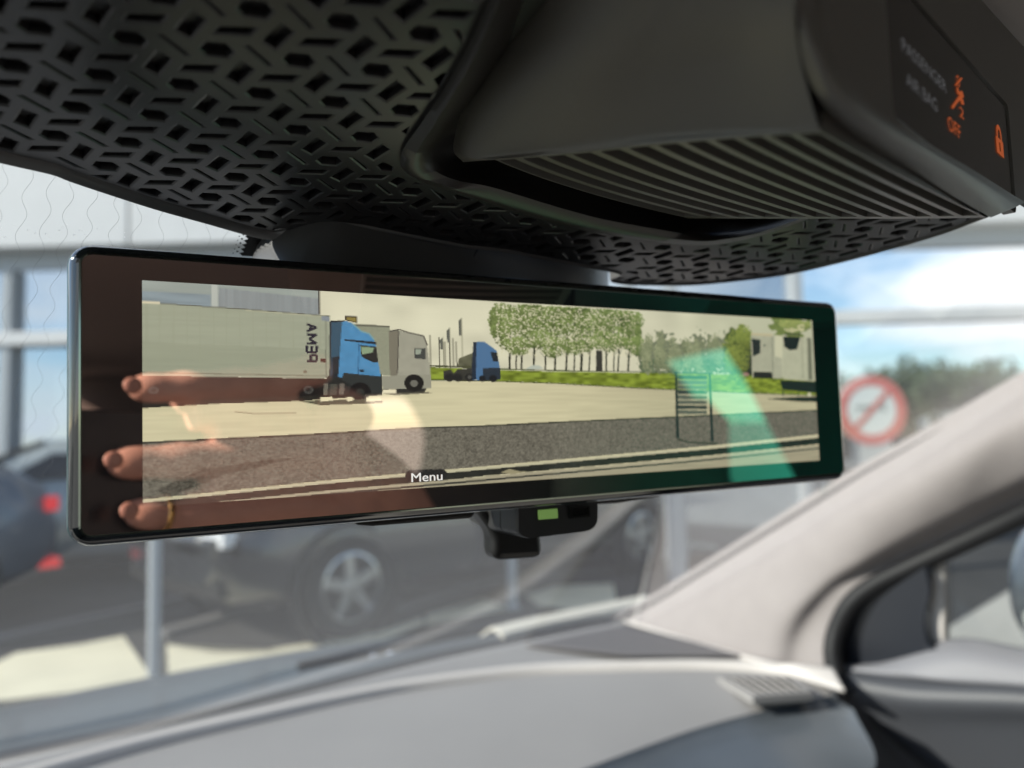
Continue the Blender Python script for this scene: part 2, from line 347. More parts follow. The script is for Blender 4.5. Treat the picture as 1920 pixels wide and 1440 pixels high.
# birch grove: dark trunks, patchy crowns of many leaves
for x, s in [(955, 3), (967, 1.8), (977, 2.6), (1000, 3.2), (1022, 2.6), (1040, 3.2), (1061, 3), (1076, 2), (1089, 4.4), (1104, 2), (1136, 2.8), (1150, 1.8), (1158, 2.6), (1177, 3.2)]:
    yb = 693+(x-953)*.02; line([(x-2+rng.random()*4, 585), (x+rng.random()*3, 640), (x, yb)], s+1.3, (44, 46, 36))
    for k in range(6):
        y = 600+rng.random()*62; line([(x, y+12), (x+(rng.random()-.5)*26, y)], 1.3, (80, 86, 66))
def dab(x, y, rx, ry, ang, c, a=1.):
    R = int(max(rx, ry))+2; x0, x1, y0, y1 = int(x)-R, int(x)+R+1, int(y)-R, int(y)+R+1
    if x0 < 0 or y0 < 0 or x1 > RW or y1 > RH: return
    X = XXc[y0:y1, x0:x1]-x; Y = YYc[y0:y1, x0:x1]-y; ca, sa = math.cos(ang), math.sin(ang); m = ((X*ca+Y*sa)/rx)**2+((-X*sa+Y*ca)/ry)**2 < 1
    w_ = img[y0:y1, x0:x1]; w_[m] = w_[m]*(1-a)+np.array(c, np.float32)*a
def foliage(cx, cy, rx, ry, n, cols, seed, size=(1.6, 3.4), clump=7):
    r = np.random.default_rng(seed); c0 = tor([(cx, cy)])[0]; rx *= RW/1262; ry = abs(tor([(cx, cy+ry)])[0][1]-c0[1]); cl = []
    for _ in range(clump):
        a = r.random()*6.283; d = r.random()**.6; cl.append((c0[0]+math.cos(a)*d*rx*.75, c0[1]+math.sin(a)*d*ry*.75, .25+.3*r.random(), r.random()))
    for k in range(n):
        u, v, s_, l_ = cl[r.integers(clump)]; a = r.random()*6.283; d = r.random()**.55
        x = u+math.cos(a)*d*s_*rx*1.5; y = v+math.sin(a)*d*s_*ry*1.3; t = r.random(); lit = .30+.45*l_+.45*(-math.sin(a)*d*.5+.3)+.35*(t-.5)
        dab(x, y, size[0]+(size[1]-size[0])*r.random(), 1.1+1.2*r.random(), r.random()*3.14, L(cols[0])*(1-min(max(lit, 0), 1))+L(cols[1])*min(max(lit, 0), 1), .92)
for k, (x, y, rx, ry) in enumerate([(948, 615, 26, 40), (965, 590, 30, 36), (990, 605, 30, 46), (1012, 592, 30, 36), (1035, 612, 30, 44), (1060, 594, 32, 34), (1080, 610, 30, 44), (1105, 596, 32, 36), (1128, 612, 28, 42), (1150, 600, 30, 36), (1172, 612, 28, 44), (1188, 604, 22, 34), (1000, 575, 40, 16), (1080, 578, 50, 16), (1150, 584, 40, 16), (1120, 640, 40, 18), (1010, 640, 40, 18), (1195, 634, 14, 24), (935, 606, 14, 30), (958, 646, 30, 17), (1062, 648, 36, 17), (1090, 650, 30, 15), (1160, 646, 34, 18), (975, 652, 26, 14), (1035, 655, 24, 13), (1185, 650, 18, 18)]):
    foliage(x, y, rx, ry, 620, ((28, 36, 20), (132, 148, 86)), 60+k)
for k in range(1300):
    x, y = 930+rng.random()*262, 566+rng.random()*102; c_ = tor([(x, y)])[0]; dab(c_[0], c_[1], 1.4+rng.random(), 1.2, rng.random()*3, L((214, 208, 174)), .8)
foliage(1385, 655, 44, 46, 1500, ((40, 48, 26), (140, 152, 74)), 91); foliage(1490, 606, 46, 22, 900, ((70, 82, 40), (176, 184, 110)), 92, clump=5)
for k, x in enumerate((1215, 1240, 1264, 1288, 1312, 1338)): foliage(x, 664, 18, 36, 420, ((84, 92, 66), (150, 154, 118)), 95+k)
paint([(1117, 657), (1129, 657), (1129, 697), (1117, 697)], (60, 58, 52))
paint([(985, 692), (997, 685), (1010, 685), (1020, 692)], (180, 186, 170))
# flags and bare trees
for x, yt in [(806, 628), (823, 632), (833, 640), (842, 622), (849, 634), (855, 640)]: line([(x, yt), (x+1.5, 690)], 2, (74, 74, 62))
for x, yt, yb in [(863, 596, 629), (841, 614, 642), (828, 632, 655)]:
    paint([(x-4, yt+6), (x+2, yt), (x+2, yb), (x-3, yb)], (96, 98, 88)); line([(x+2, yt), (x+4, 690)], 1.6, (150, 148, 124))
paint([(857, 690), (860, 672), (885, 662), (888, 690)], (92, 92, 72), .4, mid); line([(800, 686), (890, 688)], 3, (70, 72, 50))
# far blue tractor unit
paint([(831, 696), (845, 693), (850, 700), (858, 692), (872, 692), (880, 690), (890, 690), (890, 714), (832, 712)], (58, 58, 52))
for x in (842, 858, 880): disc((x, 708), 9, (42, 42, 40)); 
disc((880, 707), 4, (84, 84, 78))
paint([(884, 690), (887, 641), (908, 641), (922, 651), (931, 658), (937, 690), (937, 712), (905, 714), (886, 712)], (78, 112, 146)); paint([(884, 690), (887, 641), (893, 641), (892, 712), (885, 712)], (40, 50, 62))
paint([(905, 690), (938, 690), (938, 712), (905, 714)], (46, 54, 62)); paint([(919, 660), (932, 661), (934, 678), (924, 678)], (38, 44, 48)); disc((924, 710), 8, (34, 36, 38)); disc((904, 710), 7, (36, 38, 40))
# second lorry
paint([(663, 610), (730, 613), (732, 704), (663, 700)], (142, 144, 122), .06, fine); paint([(656, 607), (730, 611), (731, 614), (660, 611)], (92, 92, 80))
paint([(728, 622), (746, 619), (747, 706), (731, 706)], (120, 116, 100))
paint([(746, 620), (767, 624), (793, 630), (800, 645), (806, 690), (808, 728), (790, 729), (745, 729), (745, 706)], (156, 154, 136), .05, mid)
line([(730, 621), (748, 618), (767, 624), (794, 630), (801, 648)], 2.5, (70, 68, 62)); line([(747, 620), (745, 700)], 2, (78, 76, 68))
paint([(715, 705), (808, 702), (808, 727), (717, 731)], (148, 146, 128)); paint([(716, 730), (800, 728), (795, 736), (717, 738)], (50, 50, 46))
paint([(776, 653), (797, 653), (798, 674), (777, 672)], (66, 70, 66)); paint([(778, 655), (790, 655), (788, 664), (779, 665)], (150, 158, 140)); disc((776, 718), 18, (34, 34, 32)); disc((776, 719), 7, (110, 108, 98))
# front trailer and blue cab
tp = [(255, 565), (460, 579), (618, 592), (618, 710), (255, 704)]
paint(tp, (156, 160, 138), .05, streak); line([(262, 566), (300, 568)], 4, (214, 204, 172)); line([(300, 569), (460, 580), (618, 593)], 2, (96, 98, 86)); line([(460, 582), (612, 594)], 2.5, (168, 168, 142))
paint([(255, 640), (615, 655), (617, 708), (255, 703)], (150, 154, 132), .05, streak)
for a_ in range(14): line([(275+a_*25, 569+a_*2.0), (275+a_*25, 703+a_*.5)], 1.2, (150, 154, 131))
line([(258, 698), (616, 705)], 2.2, (118, 120, 102)); line([(611, 592), (611, 709)], 2, (120, 122, 106))
paint([(255, 704), (612, 710), (616, 745), (255, 766)], (34, 32, 30), .3, mid)
paint([(612, 708), (640, 690), (716, 702), (716, 739), (612, 745)], (44, 46, 44), .2, mid)
for c_, r_ in (((288, 732), 14), ((578, 731), 17), ((675, 734), 18)): disc(c_, r_, (26, 26, 26)); disc(c_, r_*.48, (66, 66, 62)); disc(c_, r_*.22, (40, 40, 38))
paint([(607, 719), (615, 719), (614, 741), (606, 741)], (108, 104, 92)); paint([(618, 720), (632, 720), (631, 742), (618, 742)], (76, 76, 68)); paint([(636, 719), (645, 719), (645, 741), (636, 741)], (106, 100, 90))
paint([(620, 602), (646, 602), (640, 662), (636, 706), (620, 706)], (58, 84, 100)); paint([(622, 670), (637, 668), (634, 709), (622, 709)], (42, 46, 50)); line([(620, 603), (646, 602)], 3, (34, 34, 36)); line([(619, 603), (619, 706)], 3, (52, 56, 58))
paint([(641, 604), (648, 602), (661, 606), (676, 621), (692, 626), (700, 635), (704, 645), (709, 680), (714, 706), (644, 699), (643, 708), (634, 707), (637, 660)], (78, 136, 176), .08, mid)
line([(661, 607), (677, 621), (692, 626), (701, 637)], 3, (120, 156, 158)); paint([(646, 636), (704, 641), (706, 646), (646, 639)], (36, 40, 44)); line([(673, 640), (671, 703)], 1.6, (50, 96, 132))
paint([(675, 647), (705, 650), (709, 679), (700, 680), (684, 673), (677, 668)], (40, 42, 40)); paint([(677, 650), (701, 652), (698, 661), (678, 665)], (136, 156, 124)); paint([(673, 693), (682, 693), (682, 698), (674, 697)], (30, 40, 46))
paint([(644, 699), (714, 706), (716, 739), (690, 739), (640, 712)], (50, 54, 52)); disc((675, 734), 18, (28, 28, 28)); disc((675, 735), 7, (52, 52, 48))
paint([(646, 592), (669, 593), (669, 606), (647, 601)], (52, 48, 40)); paint([(649, 595), (667, 596), (667, 604), (650, 600)], (134, 120, 62)); paint([(602, 593), (617, 594), (618, 603), (603, 601)], (130, 138, 142))
# ground shadow under the lorries with bright gaps
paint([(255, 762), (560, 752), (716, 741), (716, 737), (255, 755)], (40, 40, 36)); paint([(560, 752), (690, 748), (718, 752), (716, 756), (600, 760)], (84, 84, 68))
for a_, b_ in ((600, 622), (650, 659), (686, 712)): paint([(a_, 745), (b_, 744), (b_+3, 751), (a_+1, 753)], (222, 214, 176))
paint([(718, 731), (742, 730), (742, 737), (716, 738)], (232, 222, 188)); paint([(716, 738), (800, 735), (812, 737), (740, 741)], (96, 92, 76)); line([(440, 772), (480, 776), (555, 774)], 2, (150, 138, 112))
# lettering PEMA on the trailer front, mirrored in the picture and turned on its side: strokes in a letter box, u along px, v along py
def glyph(y0, y1, strokes, x0=575, x1=593.5):
    for s in strokes: line([(x0+(x1-x0)*a, y0+(y1-y0)*b_) for a, b_ in s], 4.6, (36, 36, 48))
glyph(607, 622, [[(0, .05), (1, .5), (0, .95)], [(.38, .25), (.38, .75)]])
glyph(626.5, 645, [[(1, .05), (0, .05)], [(1, .95), (0, .95)], [(1, .05), (.25, .5), (1, .95)]])
glyph(648, 661, [[(1, .03), (1, .97)], [(.5, .1), (.5, .97)], [(0, .03), (0, .97)], [(0, .97), (1, .97)]])
glyph(664, 678, [[(0, .95), (1, .95)], [(1, .95), (1, .12), (.42, .12), (.42, .95)]])
paint([(601, 672), (611, 673), (611, 680), (601, 679)], (70, 44, 40)); disc((572, 697), 3, (112, 104, 86))
# right hand lorries
paint([(1407, 628), (1450, 629), (1465, 632), (1466, 710), (1410, 708)], (168, 168, 144), .06, mid); paint([(1408, 624), (1448, 626), (1448, 631), (1408, 629)], (186, 176, 142))
paint([(1409, 635), (1425, 637), (1425, 662), (1411, 669)], (46, 50, 48)); paint([(1412, 697), (1447, 698), (1448, 710), (1412, 709)], (44, 42, 40)); disc((1433, 648), 3, (70, 72, 64)); line([(1447, 632), (1449, 706)], 2, (108, 108, 92)); disc((1398, 702), 5, (150, 120, 108), 2)
paint([(1452, 628), (1466, 630), (1466, 672), (1452, 668)], (196, 194, 164)); paint([(1466, 631), (1540, 634), (1540, 716), (1468, 711)], (176, 176, 150), .05, mid); paint([(1468, 631), (1500, 632), (1494, 655), (1480, 657), (1470, 650)], (36, 40, 40))
paint([(1513, 633), (1520, 634), (1523, 712), (1515, 712)], (112, 112, 94)); line([(1503, 633), (1505, 711)], 2, (128, 128, 104)); paint([(1462, 713), (1540, 716), (1540, 738), (1466, 730)], (34, 40, 38)); line([(1467, 728), (1468, 743)], 3, (44, 48, 46)); line([(1496, 728), (1497, 742)], 3, (44, 48, 46))
paint([(1435, 748), (1500, 744), (1560, 744), (1560, 754), (1500, 753)], (40, 42, 38)); disc((1517, 740), 6, (200, 198, 168))
for a_ in range(9): line([(1470+a_*3.6, 617+3*math.sin(a_*1.3)), (1474+a_*3.6, 621-3*math.cos(a_))], 4, (206, 200, 158))
line([(1495, 612), (1506, 609), (1506, 620), (1495, 612)], 3.5, (206, 200, 158)); paint([(1470, 625), (1500, 626), (1500, 629), (1470, 628)], (60, 62, 52))
# gravel verge, kerb, path
top = [(255, 831), (580, 815), (793, 802), (900, 799), (1082, 790), (1265, 782), (1560, 768)]; bot = [(1560, 812), (1330, 836), (900, 875), (600, 902), (255, 938)]
n = .55*finest+.45*fine; gm = mask(top+bot); img[gm] = L((106, 102, 90))*(.35+1.3*n[gm][:, None])
line(top, 3.5, (58, 58, 50)); gm2 = mask([(290, 920), (380, 880), (500, 862), (560, 858), (500, 872), (420, 890), (320, 930)]); img[gm2] *= .62
kb = [(x, y+4) for x, y in bot[::-1]]; line(kb, 5, (188, 182, 152)); paint([(x, y+6) for x, y in bot[::-1]]+[(x, y+6+12+ (8 if x < 700 else 0)) for x, y in bot], (40, 42, 38), .2, mid)
paint([(x, y+19) for x, y in bot[::-1]]+[(1560, 900), (255, 970)], (166, 158, 132), .10, streak); line([(x, y+26) for x, y in bot[::-1]], 4, (52, 54, 50)); paint([(x, y+28) for x, y in bot[::-1]]+[(1560, 900), (255, 970)], (160, 152, 126), .10, streak)
paint([(938, 886), (955, 879), (975, 884), (990, 884), (960, 889)], (150, 142, 112))
# noticeboard on two posts
for (xa, xb, yb) in ((1265, 1270, 822), (1328, 1335, 828)): paint([(xa, 698), (xa+4, 698), (xb+3, yb), (xb-3, yb)], (44, 50, 48))
line([(1262, 698), (1334, 701)], 3, (60, 66, 62))
for k in range(8): y = 704+k*9.3; paint([(1270, y), (1325, y+1), (1325, y+7), (1271, y+7)], (92, 96, 84) if k % 3 else (58, 62, 58)); line([(1270, y+8), (1325, y+8.5)], 1.6, (150, 152, 126))
line([(1270, 824), (1290, 829), (1345, 832)], 4, (60, 62, 52))
# dark halo round the menu word
for c_ in (772, 781, 790, 799, 808, 817, 826): disc((c_, 892-(c_-772)*.03), 12.5, (34, 36, 36))
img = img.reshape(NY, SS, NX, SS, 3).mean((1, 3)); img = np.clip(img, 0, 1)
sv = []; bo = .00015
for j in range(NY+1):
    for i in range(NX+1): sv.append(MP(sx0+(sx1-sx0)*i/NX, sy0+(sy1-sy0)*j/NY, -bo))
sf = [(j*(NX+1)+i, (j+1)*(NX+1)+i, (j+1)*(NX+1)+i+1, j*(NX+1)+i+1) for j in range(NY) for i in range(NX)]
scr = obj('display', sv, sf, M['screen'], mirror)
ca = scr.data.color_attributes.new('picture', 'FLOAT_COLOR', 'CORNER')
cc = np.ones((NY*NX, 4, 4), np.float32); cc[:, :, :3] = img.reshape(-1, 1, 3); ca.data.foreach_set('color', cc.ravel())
# sides of the thin display layer
b = MB(); lp = [(sx0, sy0), (sx1, sy0), (sx1, sy1), (sx0, sy1)]; b.grid([[MP(x, y, -bo) for x, y in lp], [MP(x, y, .0001) for x, y in lp]], True); b.build('display_border', M['black'], mirror)
def text(body, size, ox, ax, ay, m, parent, name='lettering', lift=None, extr=.00006, align='LEFT', xs=1.0):
    cu = bpy.data.curves.new('t', 'FONT'); cu.body = body; cu.size = size; cu.align_x = align; cu.resolution_u = 3; cu.space_line = .95
    to = bpy.data.objects.new('t', cu); COL.objects.link(to); dg = bpy.context.evaluated_depsgraph_get(); me = bpy.data.meshes.new_from_object(to.evaluated_get(dg))
    nrm = ax.cross(ay).normalized()
    vs = [ox+ax*v.co.x*xs+ay*v.co.y for v in me.vertices]; fs = [tuple(p.vertices) for p in me.polygons]
    bpy.data.objects.remove(to); bpy.data.curves.remove(cu)
    return obj(name, vs, fs, m, parent)
tx, ty = muv(769, 904); M['menu'] = mat('white_lit_letters', (.1, .1, .1), .5, .3, emit=((1, 1, .95), .86/EXPO))
ex, ey = muv(829, 901)
mt = text('Menu', .00345, MP(tx, ty, -.0003), MX, -MY, M['menu'], mirror, 'menu_lettering')
wm = max((Vector(v.co)+LOC[mt.name]-MP(tx, ty)).dot(MX) for v in mt.data.vertices); k_ = (ex-tx)/wm
for v in mt.data.vertices:
    p = Vector(v.co)+LOC[mt.name]-MP(tx, ty, -.0003); v.co = MP(tx, ty, -.0003)+MX*(p.dot(MX)*k_)+MY*p.dot(MY)*1.02-LOC[mt.name]
# --- sensor pod and dip lever below the mirror
def mpoly(pts, b): return [MP(*muv(x, y, b), b) for x, y in pts]
def rpoly(pts, r, n=5):
    """round the corners of a 2-D pixel polygon; r may be per corner"""
    out = []; m = len(pts)
    for i in range(m):
        a = np.array(pts[i-1], float); c = np.array(pts[i], float); d = np.array(pts[(i+1) % m], float); rr = r[i] if isinstance(r, (list, tuple)) else r
        if rr <= 0: out.append(tuple(c)); continue
        v1 = a-c; v2 = d-c; l1 = np.linalg.norm(v1); l2 = np.linalg.norm(v2); e = min(rr, l1*.45, l2*.45); p0 = c+v1/l1*e; p2 = c+v2/l2*e
        for k in range(n+1):
            t = k/n; out.append(tuple((1-t)**2*p0+2*t*(1-t)*c+t*t*p2))
    return out
pod_out = rpoly([(967, 930), (1121, 918), (1121, 993), (985, 1010), (968, 1000)], [0, 0, 26, 12, 14])
fr = mpoly(pod_out, .006); cen = sum(fr, Vector())/len(fr)
sh = [cen+(p-cen)*.965-MN*-.0009 for p in fr]
b = MB(); b.fan(sh); b.grid([sh, fr, [p-MN*.0012 for p in fr], [p-MN*.010 for p in fr]], True); b.grid([[cen+(p-cen)*.985-MN*.010 for p in fr], [cen+(p-cen)*.985-MN*.0103 for p in fr]], True)
bk = [p-MN*.0104 for p in fr]; b.grid([bk, [p-MN*.026 for p in fr], [cen+(p-cen)*.7-MN*.040 for p in fr]], True)
pod = b.build('sensor_pod', M['pod'], mirror, smooth=50)
b = MB(); lw_ = mpoly([(1006, 956), (1042, 953), (1043, 971), (1007, 974)], .0058); b.prism([p+MN*.0012 for p in lw_], -MN*.002); b.build('indicator_window', M['led'], pod, bevel=.0002)
b = MB(); fo = mpoly([(1065, 950), (1102, 947), (1103, 968), (1066, 972)], .0052); fi = mpoly([(1068, 953), (1099.5, 950.5), (1100.5, 965.5), (1069, 969)], .0052)
lift = MN*.0012; b.grid([[p for p in fo], [p+lift for p in fo], [p+lift for p in fi], [p+lift*.2 for p in fi]], True); b.fan([p+lift*.35 for p in fi])
for j in range(3):
    for i in range(6):
        u, v = (i+.6)/6.2, (j+.6)/3.2; c_ = fi[0].lerp(fi[1], u).lerp(fi[3].lerp(fi[2], u), v)+lift*.3
        b.lathe(c_, MN, [(.00045, 0), (.0003, .0003), (.00005, .00045)], 6)
b.build('microphone_grille', M['black'], pod)
lev = rpoly([(893, 955), (926, 1000), (927, 1052), (1020, 1046), (1017, 1006), (1008, 955)], [0, 18, 20, 20, 12, 0])
b = MB(); fl = mpoly(lev, .024); b.prism(fl, -MN*.009); b.build('dip_lever', M['satin'], mirror, bevel=.0022, smooth=45)
# thin adjusting flange peeping out under the mirror to the right of the pod
b = MB(); b.prism(mpoly([(1120, 930), (1250, 918), (1240, 931), (1160, 944), (1121, 946)], .012), -MN*.01); b.build('under_flange', M['satin'], mirror, bevel=.001)
b = MB(); b.prism(mpoly([(660, 975), (900, 950), (885, 972), (700, 987), (672, 985)], .012), -MN*.01); b.build('under_flange', M['satin'], mirror, bevel=.001)
# ------------------------------------------------------------------ patterned roof panel (plane measured from its regular hexagonal pattern)
D0 = .165
a_ = np.array([.0422877, .00039461, .01315339])*D0; b_ = np.array([-.03190882, .00732212, .03117866])*D0; o_ = np.array([-.53092900, -.33536154, 1.])*D0
PO = C(*o_); PA = cd(a_); PB = cd(b_); PN = PA.cross(PB).normalized()
if PN.dot(CAM-PO) < 0: PN = -PN                                   # towards the camera (down)
PX_ = PA.normalized(); PY_ = PN.cross(PX_)
def pl(px, py): p = hit(px, py, PN, PO)-PO; return (p.dot(PX_)*1000, p.dot(PY_)*1000)
def p3(x, y, h=0.): return PO+PX_*(x/1000)+PY_*(y/1000)-PN*(h/1000)   # h: mm away from the camera
def uv2(u, v): p = PA*u+PB*v; return (p.dot(PX_)*1000, p.dot(PY_)*1000)
FRONT = [(-330, 195), (-150, 242), (0, 282), (105, 307), (150, 324), (225, 350), (310, 378), (400, 404), (475, 426), (515, 434), (550, 429), (587, 420), (637, 416), (687, 422), (775, 440), (875, 459), (947, 467), (1035, 484), (1108, 498), (1168, 511), (1150, 523), (1175, 529), (1240, 531), (1310, 530), (1400, 521), (1480, 510), (1580, 487), (1680, 460), (1763, 435), (1823, 412), (1850, 402)]
BEZ_O = [(930, -60), (916, 0), (856, 125), (794, 225), (762, 270), (750, 300), (760, 322), (800, 345), (860, 363), (1000, 407), (1093, 430), (1210, 451), (1297, 460), (1356, 457), (1414, 445), (1490, 420), (1580, 385), (1740, 372), (1835, 385)]
region = [pl(*p) for p in FRONT] + [pl(*p) for p in BEZ_O[::-1]] + [pl(960, -230), pl(300, -260), pl(-330, -240)]
def area(p): return sum(p[i-1][0]*p[i][1]-p[i][0]*p[i-1][1] for i in range(len(p)))/2
if area(region) < 0: region = region[::-1]
RA = np.array(region); RB = np.roll(RA, -1, 0); RD = RB-RA; RL = np.linalg.norm(RD, axis=1); RNI = np.c_[-RD[:, 1], RD[:, 0]]/RL[:, None]
def inside(p):
    x, y = p; c = False
    for (ax, ay), (bx, by) in zip(RA, RB):
        if (ay > y) != (by > y) and x < (bx-ax)*(y-ay)/(by-ay)+ax: c = not c
    return c
def segd(p):
    p = np.array(p); t = np.clip(((p-RA)*RD).sum(1)/RL**2, 0, 1); return np.linalg.norm(p-(RA+RD*t[:, None]), axis=1)
MARG = .75
def clip(poly, n, c):
    out = []
    for i in range(len(poly)):
        a = poly[i-1]; b = poly[i]; da = a[0]*n[0]+a[1]*n[1]-c; db = b[0]*n[0]+b[1]*n[1]-c
        if (da >= 0) != (db >= 0): t = da/(da-db); out.append((a[0]+(b[0]-a[0])*t, a[1]+(b[1]-a[1])*t))
        if db >= 0: out.append(b)
    return out
def inset(poly, d):
    n = len(poly); out = []
    L_ = []
    for i in range(n):
        a = np.array(poly[i]); b = np.array(poly[(i+1) % n]); t = (b-a)/np.linalg.norm(b-a); nn = np.array((-t[1], t[0])); L_.append((nn, nn@a+d))
    for i in range(n):
        (n1, c1), (n2, c2) = L_[i-1], L_[i]; dt = n1[0]*n2[1]-n1[1]*n2[0]
        if abs(dt) < 1e-4: out.append(tuple(np.array(poly[i])+n1*d)); continue
        out.append(((c1*n2[1]-c2*n1[1])/dt, (n1[0]*c2-n2[0]*c1)/dt))
    return out
def okpoly(p, ref):
    return area(p) > .15*area(ref) and all(((p[(i+1) % len(p)][0]-p[i][0])*(ref[(i+1) % len(ref)][0]-ref[i][0])+(p[(i+1) % len(p)][1]-p[i][1])*(ref[(i+1) % len(ref)][1]-ref[i][1])) > 0 for i in range(len(p)))
SQ = [(-.285, .32), (-.285, -.68), (.285, -.30), (.285, .70)]
PAR = [(-.44, .30), (-.44, -.14), (.44, -.34), (.44, .17)]
HEX = [(-.447, .03), (-.447, -.366), (.05, -.42), (.455, -.03), (.455, .375), (-.09, .37)]
DIA = [(-.60, -.42), (-.43, -.47), (.61, .42), (.44, .49)]
cells = []
for i in range(-14, 46):
    for j in range(-24, 30):
        shp = (SQ if i % 2 == 0 else PAR) if j % 2 == 0 else (DIA if i % 2 == 0 else HEX)
        poly = [uv2(i+u, j+v) for u, v in shp]
        if area(poly) < 0: poly = poly[::-1]
        ctr = np.mean(poly, 0); dd = segd(ctr)
        if dd.min() > 12 and not inside(ctr): continue
        for k in np.where(dd < 11)[0]:
            poly2 = clip(poly, RNI[k], RNI[k]@RA[k]+MARG) if min(segd(p)[k] for p in poly) < 6 else poly
            if poly2: poly = poly2
            else: poly = None; break
        if not poly or len(poly) < 3 or area(poly) < 1.6: continue
        cl = []
        for p in poly:
            if not cl or math.dist(p, cl[-1]) > .12: cl.append(p)
        if math.dist(cl[0], cl[-1]) < .12: cl.pop()
        if len(cl) < 3 or not all(inside(p) for p in cl) or min(segd(p).min() for p in cl) < MARG*.6: continue
        cells.append(cl)
vco = [Vector(p) for p in region]; fcs = [list(range(len(region)))]
for c in cells: fcs.append(list(range(len(vco), len(vco)+len(c)))); vco += [Vector(p) for p in c]
rv, re, rf, ov, oe, of = delaunay_2d_cdt(vco, [], fcs, 1, 1e-5)
b = MB(); b.add([p3(v.x, v.y) for v in rv], [f for f, o in zip(rf, of) if all(k == 0 for k in o)])
for c in cells:
    r1 = inset(c, .44); r2 = inset(c, .66); r0_ = c
    if not okpoly(r1, c): r1 = inset(c, .15)
    if not okpoly(r1, c): r1 = [tuple(np.array(p)*.7+.3*np.mean(c, 0)) for p in c]
    if not okpoly(r2, c): r2 = inset(c, .5)
    if not okpoly(r2, c): r2 = inset(c, .4)
    if not okpoly(r2, c): r2 = r1
    n = len(c)
    vs = [p3(*p) for p in r0_]+[p3(*(np.array(p)*.85+np.array(p_)*.15), .03) for p, p_ in zip(r0_, r1)]+[p3(*p, .22) for p in r1]+[p3(*p, 2.0) for p in r2]
    fs = []
    for k in range(3):
        for i in range(n): j = (i+1) % n; fs.append((k*n+i, k*n+j, (k+1)*n+j, (k+1)*n+i))
    fs.append(tuple(range(3*n, 4*n))); b.add(vs, fs)
roofpanel = thing('roof_panel', p3(40, 20, 0), 'black plastic roof panel pierced with a woven pattern of angular pockets', 'trim panel')
b.build('patterned_panel', M['panel'], roofpanel, smooth=24)
# rolled lip along the panel's front edge with a dark groove above it
def outward(i, pts):
    a = np.array(pts[max(i-1, 0)]); c = np.array(pts[min(i+1, len(pts)-1)]); t = (c-a)/np.linalg.norm(c-a); return np.array((t[1], -t[0]))
fp = [pl(*p) for p in FRONT[1:]]; 
fp = [tuple(v)[:2] for v in cr1([(x, y, 0) for x, y in fp], 150)]
sgn = 1 if not inside(np.array(fp[40])+1.5*outward(40, fp)) else -1
prof = [(-.35, .0), (-.1, .6), (.4, 1.0), (.9, .7), (1.1, -.2), (1.4, -.7), (2.3, -1.6), (3.0, -1.7), (3.4, -1.0), (3.5, 6)]
rows = []
for s, h in prof:
    row = []
    for i, p in enumerate(fp):
        f = i/149; k = 1.0 if f < .26 else max(.38, 1-(f-.26)*5); row.append(p3(*(np.array(p)+sgn*s*k*outward(i, fp)), h*(1 if h > 0 else k)))
    rows.append(row)
b = MB(); b.grid(rows); b.build('edge_lip', M['lip'], roofpanel, smooth=50)
# ------------------------------------------------------------------ overhead console
def pp(px, py, h=0.): return hit(px, py, PN, PO-PN*h)             # h: metres beyond the panel plane
BZ = [((930, -60), (952, -60), (985, -60), (1060, -60)), ((916, 0), (936, 0), (968, 0), (1030, 0)), ((856, 125), (878, 128), (905, 130), (960, 125)), ((794, 225), (815, 231), (842, 230), (885, 222)),
      ((762, 270), (784, 280), (815, 272), (855, 252)), ((750, 300), (774, 308), (818, 296), (866, 276)), ((760, 322), (788, 329), (842, 316), (890, 288)), ((800, 345), (830, 347), (882, 332), (940, 301)),
      ((860, 363), (890, 363), (952, 342), (1010, 322)), ((1000, 407), (1024, 402), (1066, 378), (1110, 354)), ((1093, 430), (1112, 424), (1154, 402), (1195, 380)), ((1210, 451), (1226, 443), (1258, 422), (1285, 404)),
      ((1297, 460), (1306, 452), (1322, 434), (1345, 408)), ((1356, 457), (1356, 449), (1372, 432), (1400, 400)), ((1414, 445), (1420, 437), (1432, 420), (1460, 392)), ((1490, 420), (1495, 412), (1500, 398), (1520, 370)), ((1580, 385), (1580, 376), (1580, 362), (1590, 340))]
console = thing('overhead_console', pp(1300, 250, -.02), 'black overhead console with slotted grille and passenger air bag indicator display', 'console')
curves = [[], [], [], [], [], [], []]
for o, l, wv, t in BZ:
    curves[0].append(pp(*o, .0022)); curves[1].append(pp(*o, -.0012)); curves[2].append(pp(*l, -.0030)); curves[3].append(pp(l[0]*.45+wv[0]*.55, l[1]*.45+wv[1]*.55, -.0012)); curves[4].append(pp(*wv, .003)); curves[5].append(pp(*t, .012)); curves[6].append(pp(t[0]+(t[0]-wv[0])*1.9, t[1]+(t[1]-wv[1])*1.9, .017))
b = MB(); b.grid([cr1(c, 120) for c in curves]); b.build('bezel', M['bezel_plastic'], console, smooth=70)
